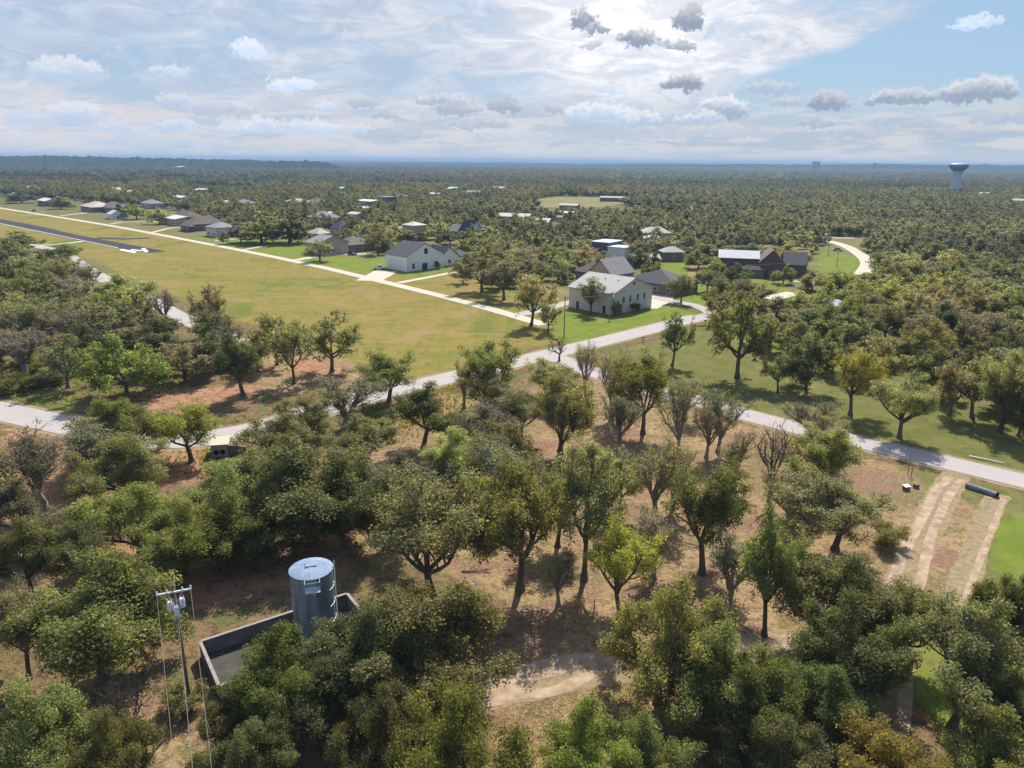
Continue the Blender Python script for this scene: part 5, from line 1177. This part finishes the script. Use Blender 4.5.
# the rest of the woods, scattered by area
rw = random.Random(77)
ZBX = [
 ([(560,395),(700,420),(860,470),(850,560),(800,640),(640,600),(520,600),(560,480)], 11.5, (7, 9), ['sparse', 'sparse', 'open'], ['go', 'ol', 'sg', 'br']),
 ([(-80,600),(100,600),(118,690),(100,800),(-80,800)], 7.0, (6, 8.5), ['dense', 'open'], ['ol', 'gr', 'dk', 'go']),
 ([(330,650),(500,690),(560,740),(560,800),(240,800),(300,720)], 7.0, (5.5, 8), ['dense'], ['ol', 'gr', 'yg']),
 ([(800,600),(850,620),(850,700),(830,800),(780,800),(790,690)], 9.5, (6, 8), ['dense', 'open'], ['ol', 'gr', 'dk']),
 ([(600,690),(780,700),(780,800),(600,800)], 7.5, (4.5, 6.5), ['dense'], ['ol', 'gr', 'dk']),
]
ZB = [  # polygon px, spacing, (hmin, hmax), kinds, tones
 ([(-60,254),(20,257),(60,268),(120,294),(180,334),(196,348),(250,362),(250,380),(150,388),(90,388),(-60,380)], 9.2, (7, 10.5), ['open', 'dense', 'sparse', 'open'], ['go', 'gr', 'br', 'ol', 'dk', 'go']),
 ([(-60,440),(60,470),(150,480),(260,470),(380,430),(480,400),(560,400),(520,560),(400,560),(330,530),(190,540),(60,580),(-60,600)], 9.6, (6.5, 9.5), ['open', 'dense', 'open', 'sparse'], ['go', 'gr', 'ol', 'sg', 'dk']),
 ([(775,300),(790,290),(830,290),(842,272),(872,262),(1090,252),(1090,425),(1000,416),(950,402),(900,384),(830,372),(795,335),(760,318)], 8.6, (7.5, 10.5), ['dense', 'dense', 'dense', 'open'], ['ol', 'go', 'gr', 'ol', 'dk', 'br', 'go']),
 ([(800,270),(800,232),(1090,215),(1090,252),(872,262),(870,238),(820,236)], 9.5, (7.5, 10.5), ['dense', 'dense', 'open'], ['ol', 'go', 'gr', 'go', 'br', 'dk']),
 ([(455,268),(470,240),(560,232),(625,228),(700,232),(800,232),(812,262),(780,252),(720,250),(690,262),(640,262),(600,265),(560,285),(520,300),(480,285)], 10.5, (7.5, 10.5), ['dense', 'open', 'open'], ['ol', 'go', 'gr', 'br', 'dk', 'go']),
 ([(740,300),(790,296),(800,330),(765,318)], 9, (6, 8), ['open'], ['ol', 'go']),
 ([(540,256),(680,256),(680,285),(560,290)], 15, (6.5, 8.5), ['open'], ['ol', 'go', 'gr']),
 ([(-60,185),(300,190),(800,205),(800,232),(625,228),(470,238),(440,243),(400,240),(380,262),(350,248),(325,232),(290,240),(250,240),(180,210),(60,200),(-60,190)], 10.8, (7, 10.5), ['dense', 'open', 'dense'], ['ol', 'go', 'gr', 'dk', 'br', 'go']),
 ([(-90,181),(1110,181),(1110,217),(800,232),(800,205),(300,190),(-90,186)], 12.5, (7.5, 11), ['dense'], ['ol', 'go', 'gr', 'dk', 'go']),
]
CLEAR = ZONES['clearing']
KEEP = CLEAR+[P((0,200),(300,255),(512,310),(545,325),(520,352),(430,378),(330,352),(255,326),(190,302),(60,243),(-80,225),(-80,190)), P((555,300),(660,285),(720,290),(700,316),(560,350)),
        P((590,365),(700,322),(765,330),(830,378),(900,412),(1040,458),(1040,485),(880,447),(700,405)), P((120,575),(300,560),(350,590),(330,640),(250,700),(200,700),(150,640)),
        P((820,252),(862,258),(848,280),(822,283)), P((728,278),(792,284),(792,300),(728,300)), P((650,262),(695,258),(700,275),(655,280)),
        P((766,338),(795,338),(798,350),(772,352)), P((820,350),(900,350),(900,358),(825,358)), P((384,262),(450,262),(450,282),(384,282)), P((250,243),(350,250),(450,272),(420,280),(250,252)), P((585,246),(630,246),(630,268),(585,268)),P((860,470),(1040,500),(1040,620),(880,620)), P((100,700),(235,690),(240,790),(110,790))]
ZB += ZBX
zb_world = [P(*z[0]) for z in ZB]
cell = {}
def near(x, y, r):
    i, j = int(x//12), int(y//12)
    for a in (-1, 0, 1):
        for b in (-1, 0, 1):
            for q in cell.get((i+a, j+b), ()):
                if (q[0]-x)**2+(q[1]-y)**2 < (r*.5+q[2]*.5)**2: return True
    return False
def mark(x, y, r): cell.setdefault((int(x//12), int(y//12)), []).append((x, y, r))
for x, y, w in PLACED: mark(x, y, w*.62)
road_pts = np.array([(p.x, p.y, hw) for line, hw in ROADS for p in line])
# thin out the road samples for speed
def clear(x, y, H):
    d = np.hypot(road_pts[:, 0]-x, road_pts[:, 1]-y)-road_pts[:, 2]
    return d.min() > 3.0
cands = []
for zi, (pg, spc, (h0, h1), kinds, tones) in enumerate(ZB):
    w = zb_world[zi]; X0, X1 = min(p[0] for p in w), max(p[0] for p in w); Y0, Y1 = min(p[1] for p in w), max(p[1] for p in w)
    nx_, ny_ = int((X1-X0)/spc)+1, int((Y1-Y0)/spc)+1
    gx, gy = np.meshgrid(np.arange(nx_)*spc+X0, np.arange(ny_)*spc+Y0); rn = np.random.default_rng(zi+3)
    gx = gx.ravel()+rn.uniform(-.48, .48, gx.size)*spc; gy = gy.ravel()+rn.uniform(-.48, .48, gy.size)*spc
    ok = inpoly(gx, gy, w)
    for k in KEEP: ok &= ~inpoly(gx, gy, k)
    for fpg in FOOT: ok &= ~inpoly(gx, gy, fpg)
    ok &= (gy > 0) & (np.abs(gx) < gy*.95+30)
    for x, y in zip(gx[ok], gy[ok]):
        dist = math.hypot(x, y)
        if dist < 700 and not clear(x, y, 8): continue
        if zi == 7 and rw.random() < .10: continue
        s = (rw.uniform(1.0, 1.6)*spc if zi in (2, 3) else rw.uniform(.85, 1.45)*spc*.92) if zi not in (6, 5, 9) else (rw.uniform(6, 9) if zi < 9 else rw.uniform(4.5, 6.5)); s = min(s, 13.5)
        kf = .42 if zi in (2, 3) else .55
        if dist < 900 and near(x, y, s*kf): continue
        if dist < 900: mark(x, y, s*kf)
        # a tree must not hide the front of a house that shows in the photograph
        cands.append((dist, x, y, rw.uniform(h0, h1), s, rw.choice(kinds), rw.choice(tones), zi))
# keep sight lines to the visible house fronts free
SIGHT = [(590,770,370,428),(210,245,438,458),(320,440,384,412),(150,192,300,322),(100,125,272,285),(384,446,238,276),(570,655,270,318),(608,680,262,300),(290,345,232,258),(715,806,250,277),(820,866,240,268),(541,630,198,206),(766,796,290,300)]
def hides(x, y, H, W):
    bx, by = pr(x, y, 0); tx, ty = pr(x, y, H); dep = math.hypot(x, y); hw = W*.42*FPX/dep
    for x0, x1, y0, y1 in SIGHT:
        if by > y1+.5 and ty < y1-1 and tx+hw > x0+1 and tx-hw < x1-1: return True
    for x0, x1, y0, y1 in AUTO:
        if by > y1-.3 and ty < y0+.05*(y1-y0) and tx+hw*.7 > x0+.5 and tx-hw*.7 < x1-.5 and (x1-x0 < 7 or (x*7.3+y*3.1) % 1 < .52): return True
    return False
cands = [c for c in cands if not hides(c[1], c[2], c[3], c[4])]
def vis(x, y, H):
    a = pr(x, y, H*.6); return -12 < a[0] < 1036 and -10 < a[1] < 778
n_ind = 299-tree_count
seen = sorted([c for c in cands if vis(c[1], c[2], c[3])], key=lambda c: c[0]/c[4])
ind = seen[:n_ind]; ids = set(id(c) for c in ind); rest = [c for c in cands if id(c) not in ids]
# labels from the nearest landmark in the view
LAND += [(899,400,'the lone roadside tree'), (845,262,'the curved road'), (957,200,'the water tower'), (310,520,'the galvanised tank'), (222,450,'the culvert box'), (40,420,'the left road end'), (120,290,'the back road strip'),
         (990,480,'the drain pipe'), (737,340,'the tall olive shadow casting tree'), (545,345,'the road junction'), (492,370,'the tallest grove edge tree'), (590,500,'the tall silvery tree'), (1024,330,'the right edge'), (1024,270,'the upper right edge'), (0,290,'the left edge'), (950,340,'the grey trees at the right verge'), (432,520,'the large silvery tree'), (868,345,'the bright lawn gaps'), (150,360,'the low olive thicket'), (20,370,'the yellow green bushes'), (245,380,'the red dirt patch'), (700,250,'the dark brick house'), (930,300,'the middle of the right hand wood'), (550,250,'the village centre woods')]
ordn = ['', 'second', 'third', 'fourth', 'fifth', 'sixth', 'seventh', 'eighth', 'ninth', 'tenth', 'eleventh', 'twelfth']
grp = {}
for c in ind:
    cx, cy = pr(c[1], c[2], c[3]*.6); lx, ly, ph = min(LAND, key=lambda l: (l[0]-cx)**2+((l[1]-cy)*1.6)**2)
    dx, dy = cx-lx, cy-ly
    rel = ('right of' if dx > 0 else 'left of') if abs(dx) > abs(dy)*1.3 else ('behind' if dy < 0 else 'in front of')
    if 'edge' in ph and rel == 'right of': rel = 'close to'
    grp.setdefault((ph, rel, TN[c[6]]), []).append((cx, c))
zone_g = ['trees of the left thicket', 'trees of the grove', 'trees of the right hand wood', 'trees beyond the curved road', 'trees behind the hangars', 'trees by the lane', 'trees among the houses', 'trees of the village', 'far trees']+['trees on the dry ground of the grove']+['trees of the near woods']*5
for (ph, rel, tn), L_ in grp.items():
    L_.sort(key=lambda q: q[0])
    for i, (cx, c) in enumerate(L_):
        o_ = 'only' if len(L_) == 1 else ('leftmost' if i == 0 else ('rightmost' if i == len(L_)-1 else ordn[min(i, 11)]+' from left'))
        ph = ph.replace(' with the dark roof', '').replace(' behind the metal hangar', '').replace(' with the broad brown roof', '').replace(' with the white roof strip', '').replace(' with the open bay', '').replace(' deep in the trees', '').replace(' standing', '').replace('the white flat roofed house', 'the flat roofed house').replace(' shadow casting', '')
        if len(ph.split()) > 6: ph = ' '.join(ph.replace(' by the dirt yard', '').split())
        lb = f'{tn} tree {rel} {ph}' if len(L_) == 1 else f'{tn} tree {rel} {ph}, {o_} of {len(L_)}'
        if len(lb.split()) > 15: print('LONG', lb); lb = lb.replace(' of '+str(len(L_)), '')
        d, x, y, H, W, kd, tone, zi = c
        t, a, b = put_tree((x, y), H, W, kd, tone, 'pecan_tree' if zi == 1 else 'oak_tree', lb, 'tree', zone_g[zi])
        c_last = (t, a, b)
# everything farther: one mass of woodland, instanced from the trees already standing
def pick(kind, det, i):
    tm, cmh, _ = get_proto(kind, det, i)
    cr = next((o for o in bpy.data.objects if o.data == cmh and cmh), None); tk_ = next((o for o in bpy.data.objects if o.data == tm), None)
    return cr, tk_
# farther trees than those listed: low, medium and far patches
far_extra = []
rn = np.random.default_rng(12)
def scatter(y0, y1, spc, hmin, hmax, wf):
    area_pts = []
    ny_ = int((y1-y0)/spc); 
    for j in range(ny_):
        y = y0+j*spc; xm = y*.80+80; n = int(2*xm/spc); x = (np.arange(n)-n/2)*spc+rn.uniform(-.5, .5, n)*spc; yy = y+rn.uniform(-.5, .5, n)*spc
        h = rn.uniform(hmin, hmax, n); w = rn.uniform(.7, 1.6, n)*spc*wf
        area_pts.append(np.stack([x, yy, w, h], 1))
    return np.concatenate(area_pts)
mid_pts = np.array([(c[1], c[2], c[4], c[3]) for c in rest])
yfar0 = at(512,181)[1]
fp_ = scatter(yfar0, 5200, 20, 6, 13, 1.15)
keep = np.ones(len(fp_), bool)
for fpg in FOOT: keep &= ~inpoly(fp_[:, 0], fp_[:, 1], fpg)
# a few clearings
for k_ in CLEAR: keep &= ~inpoly(fp_[:, 0], fp_[:, 1], k_)
for (cx, cy, rx_, ry_) in ((-700, 2900, 220, 90), (300, 3300, 260, 60), (900, 2600, 140, 50), (-200, 2300, 160, 40), (1500, 3600, 300, 70)): keep &= ((fp_[:, 0]-cx)/rx_)**2+((fp_[:, 1]-cy)/ry_)**2 > 1
fp_ = fp_[keep]
allp = np.concatenate([mid_pts, fp_])
print('individual trees', tree_count, 'mass', len(mid_pts), len(fp_))
srcs = []
for kd, dt, i in (('dense', 1, 0), ('dense', 1, 1), ('dense', 1, 2), ('open', 1, 0), ('open', 1, 1), ('dense', 0, 0), ('dense', 0, 1)):
    srcs.append((kd, dt, i))
# two real trees of the simplest build stand in the village so that the mass can be grown from them
def stuff_woods(name, pts, kinds, label, det, colour=(.128, .132, .056, 1)):
    V = np.column_stack([pts[:, 0], pts[:, 1], np.zeros(len(pts))])
    me = bpy.data.meshes.new(name); me.vertices.add(len(V)); me.vertices.foreach_set('co', V.astype(np.float32).ravel())
    a = me.attributes.new('size', 'FLOAT_VECTOR', 'POINT'); a.data.foreach_set('vector', pts[:, [2, 2, 3]].astype(np.float32).ravel())
    a = me.attributes.new('turn', 'FLOAT', 'POINT'); a.data.foreach_set('value', rn.uniform(0, 6.28, len(V)).astype(np.float32))
    a = me.attributes.new('which', 'INT', 'POINT'); a.data.foreach_set('value', rn.integers(0, 1000, len(V)).astype(np.int32))
    o = bpy.data.objects.new(name, me); COL.objects.link(o); tag(o, label, 'woodland', kind='stuff'); o.color = colour
    ng = bpy.data.node_groups.new(name, 'GeometryNodeTree'); ng.interface.new_socket('Geometry', in_out='INPUT', socket_type='NodeSocketGeometry'); ng.interface.new_socket('Geometry', in_out='OUTPUT', socket_type='NodeSocketGeometry')
    N = ng.nodes; L = ng.links; gi = N.new('NodeGroupInput'); go = N.new('NodeGroupOutput'); ip = N.new('GeometryNodeInstanceOnPoints'); jn = N.new('GeometryNodeJoinGeometry')
    L.new(gi.outputs[0], ip.inputs['Points']); ip.inputs['Pick Instance'].default_value = True
    ns = 0
    for kd, i in kinds:
        cr, tk_ = pick(kd, det, i)
        if cr is None: continue
        j2 = N.new('GeometryNodeJoinGeometry')
        for s in (cr, tk_):
            if s is None: continue
            oi = N.new('GeometryNodeObjectInfo'); oi.transform_space = 'ORIGINAL'; oi.inputs['Object'].default_value = s; L.new(oi.outputs['Geometry'], j2.inputs[0])
        gt = N.new('GeometryNodeGeometryToInstance'); L.new(j2.outputs[0], gt.inputs[0]); L.new(gt.outputs[0], jn.inputs[0]); ns += 1
    L.new(jn.outputs[0], ip.inputs['Instance'])
    def na(nm, ty):
        x = N.new('GeometryNodeInputNamedAttribute'); x.data_type = ty; x.inputs['Name'].default_value = nm; return x.outputs[0]
    md = N.new('ShaderNodeMath'); md.operation = 'MODULO'; L.new(na('which', 'INT'), md.inputs[0]); md.inputs[1].default_value = ns
    L.new(md.outputs[0], ip.inputs['Instance Index'])
    cb = N.new('ShaderNodeCombineXYZ'); L.new(na('turn', 'FLOAT'), cb.inputs[2]); L.new(cb.outputs[0], ip.inputs['Rotation']); L.new(na('size', 'FLOAT_VECTOR'), ip.inputs['Scale'])
    L.new(ip.outputs[0], go.inputs[0]); md_ = o.modifiers.new('woods', 'NODES'); md_.node_group = ng
    return o
W5 = (('dense', 0), ('dense', 1), ('dense', 2), ('open', 0), ('open', 1))
far_m = mid_pts[:, 1] > at(512,189)[1]; fp_ = np.concatenate([mid_pts[far_m], fp_]); mid_pts = mid_pts[~far_m]
stuff_woods('woodland', mid_pts, W5, 'olive and grey green woodland behind and around the village', 1)
stuff_woods('far_woodland', fp_, W5, 'dark blue green woodland stretching from the village to the horizon', 1, (.082, .092, .062, 1))

# dry weeds and grass tufts on the nearer ground
def tufts(name, polys, n, h, tone, label, seed):
    r_ = np.random.default_rng(seed); pts = []
    for pg in polys:
        w = P(*pg); w = np.array(w); X0, Y0 = w.min(0); X1, Y1 = w.max(0); k = int(n/len(polys))
        x = r_.uniform(X0, X1, k*3); y = r_.uniform(Y0, Y1, k*3); ok = inpoly(x, y, [tuple(q) for q in w]); x, y = x[ok][:k], y[ok][:k]; pts.append(np.stack([x, y], 1))
    p = np.concatenate(pts); d = np.array([(np.hypot(road_pts[:, 0]-a, road_pts[:, 1]-b)-road_pts[:, 2]).min() for a, b in p]); p = p[d > .1]; m_ = len(p)
    # clumped: move points to random centres
    a = r_.uniform(0, 6.28, m_); hh = h*r_.uniform(.4, 1.4, m_); wd = hh*.5
    ux, uy = np.cos(a)*wd, np.sin(a)*wd; lx, ly = r_.normal(0, .25, m_)*hh, r_.normal(0, .25, m_)*hh
    V = np.stack([np.stack([p[:, 0]-ux, p[:, 1]-uy, np.zeros(m_)], 1), np.stack([p[:, 0]+ux, p[:, 1]+uy, np.zeros(m_)], 1), np.stack([p[:, 0]+ux*1.3+lx, p[:, 1]+uy*1.3+ly, hh], 1), np.stack([p[:, 0]-ux*1.3+lx, p[:, 1]-uy*1.3+ly, hh*.8], 1)], 1).reshape(-1, 3)
    F = np.arange(m_*4).reshape(-1, 4); o = mesh_np(name, V, F, LEAF, attr={'tint': ('FACE', r_.uniform(.35, .8, m_))}); o.color = tone+(1,); return tag(o, label, 'grass', kind='stuff')
tufts('dry_grass', [[(380,400),(600,385),(720,420),(900,500),(860,640),(700,690),(500,690),(330,560)], [(0,560),(330,560),(330,620),(260,800),(0,800)], [(480,690),(640,640),(700,700),(600,780),(450,780)], [(0,440),(100,445),(200,540),(0,560)], [(780,620),(900,600),(900,768),(760,768)]], 42000, .075, (.20, .16, .075), 'sparse dry straw coloured grass between the grove trees', 5)
tufts('green_weeds', [[(30,345),(200,345),(180,395),(0,410),(0,360)], [(100,430),(420,400),(420,440),(200,480),(90,460)], [(300,390),(470,385),(560,400),(400,430)]], 9000, .24, (.15, .16, .045), 'green weeds and low brush by the road verges', 6)
# fallen branches on the grove floor
rb = random.Random(31)
for i, (px, lb) in enumerate([((462,572), 'fallen branch under the large silvery tree'), ((700,548), 'fallen limb behind the stout trunked green tree'), ((800,560), 'fallen limb below the grey green tree near the right hand road'), ((262,478), 'dark fallen branch on red dirt below the culvert box'), ((640,560), 'fallen branch on dry ground right of the tall silvery tree'), ((825,700), 'fallen branch in the deep shade left of the V shaped trunk')]):
    p = at(*px); t = MB(); a = rb.uniform(0, 6.28)
    def tw(s, a, ln, r, k):
        pts = [s]; q = Vector(s)
        for j in range(5): a += rb.gauss(0, .2); q = q+Vector((math.cos(a)*ln/5, math.sin(a)*ln/5, rb.uniform(-.02, .09))); q.z = max(q.z, .06); pts.append(q.copy())
        t.tube(pts, [r*(1-.15*j) for j in range(6)], 5)
        if k:
            for j in (1, 2, 3, 4): tw(pts[j], a+rb.choice((-1, 1))*rb.uniform(.4, 1.), ln*.5, r*.5, k-1)
    tw(Vector((0, 0, .12)), a, rb.uniform(2.5, 4.), .09, 2); o = t.build('fallen_branch', MATS['bark']); o.location = p; tag(o, lb, 'branch')

# ------------------------------------------------------------------ air
hz = MB().box(-34500, 34500, -4000, 34500, -2, 75).build('haze', bpy.data.materials.new('haze_air')); tag(hz, 'thin blue haze over the far woodland', 'haze', kind='stuff')
hm = hz.data.materials[0]; hm.use_nodes = True; N = hm.node_tree.nodes; N.clear(); out = N.new('ShaderNodeOutputMaterial'); pv = N.new('ShaderNodeVolumePrincipled'); hm.node_tree.links.new(pv.outputs[0], out.inputs['Volume'])
pv.inputs['Color'].default_value = (.40, .60, .84, 1); pv.inputs['Density'].default_value = HAZE_DENSITY; pv.inputs['Anisotropy'].default_value = -.1
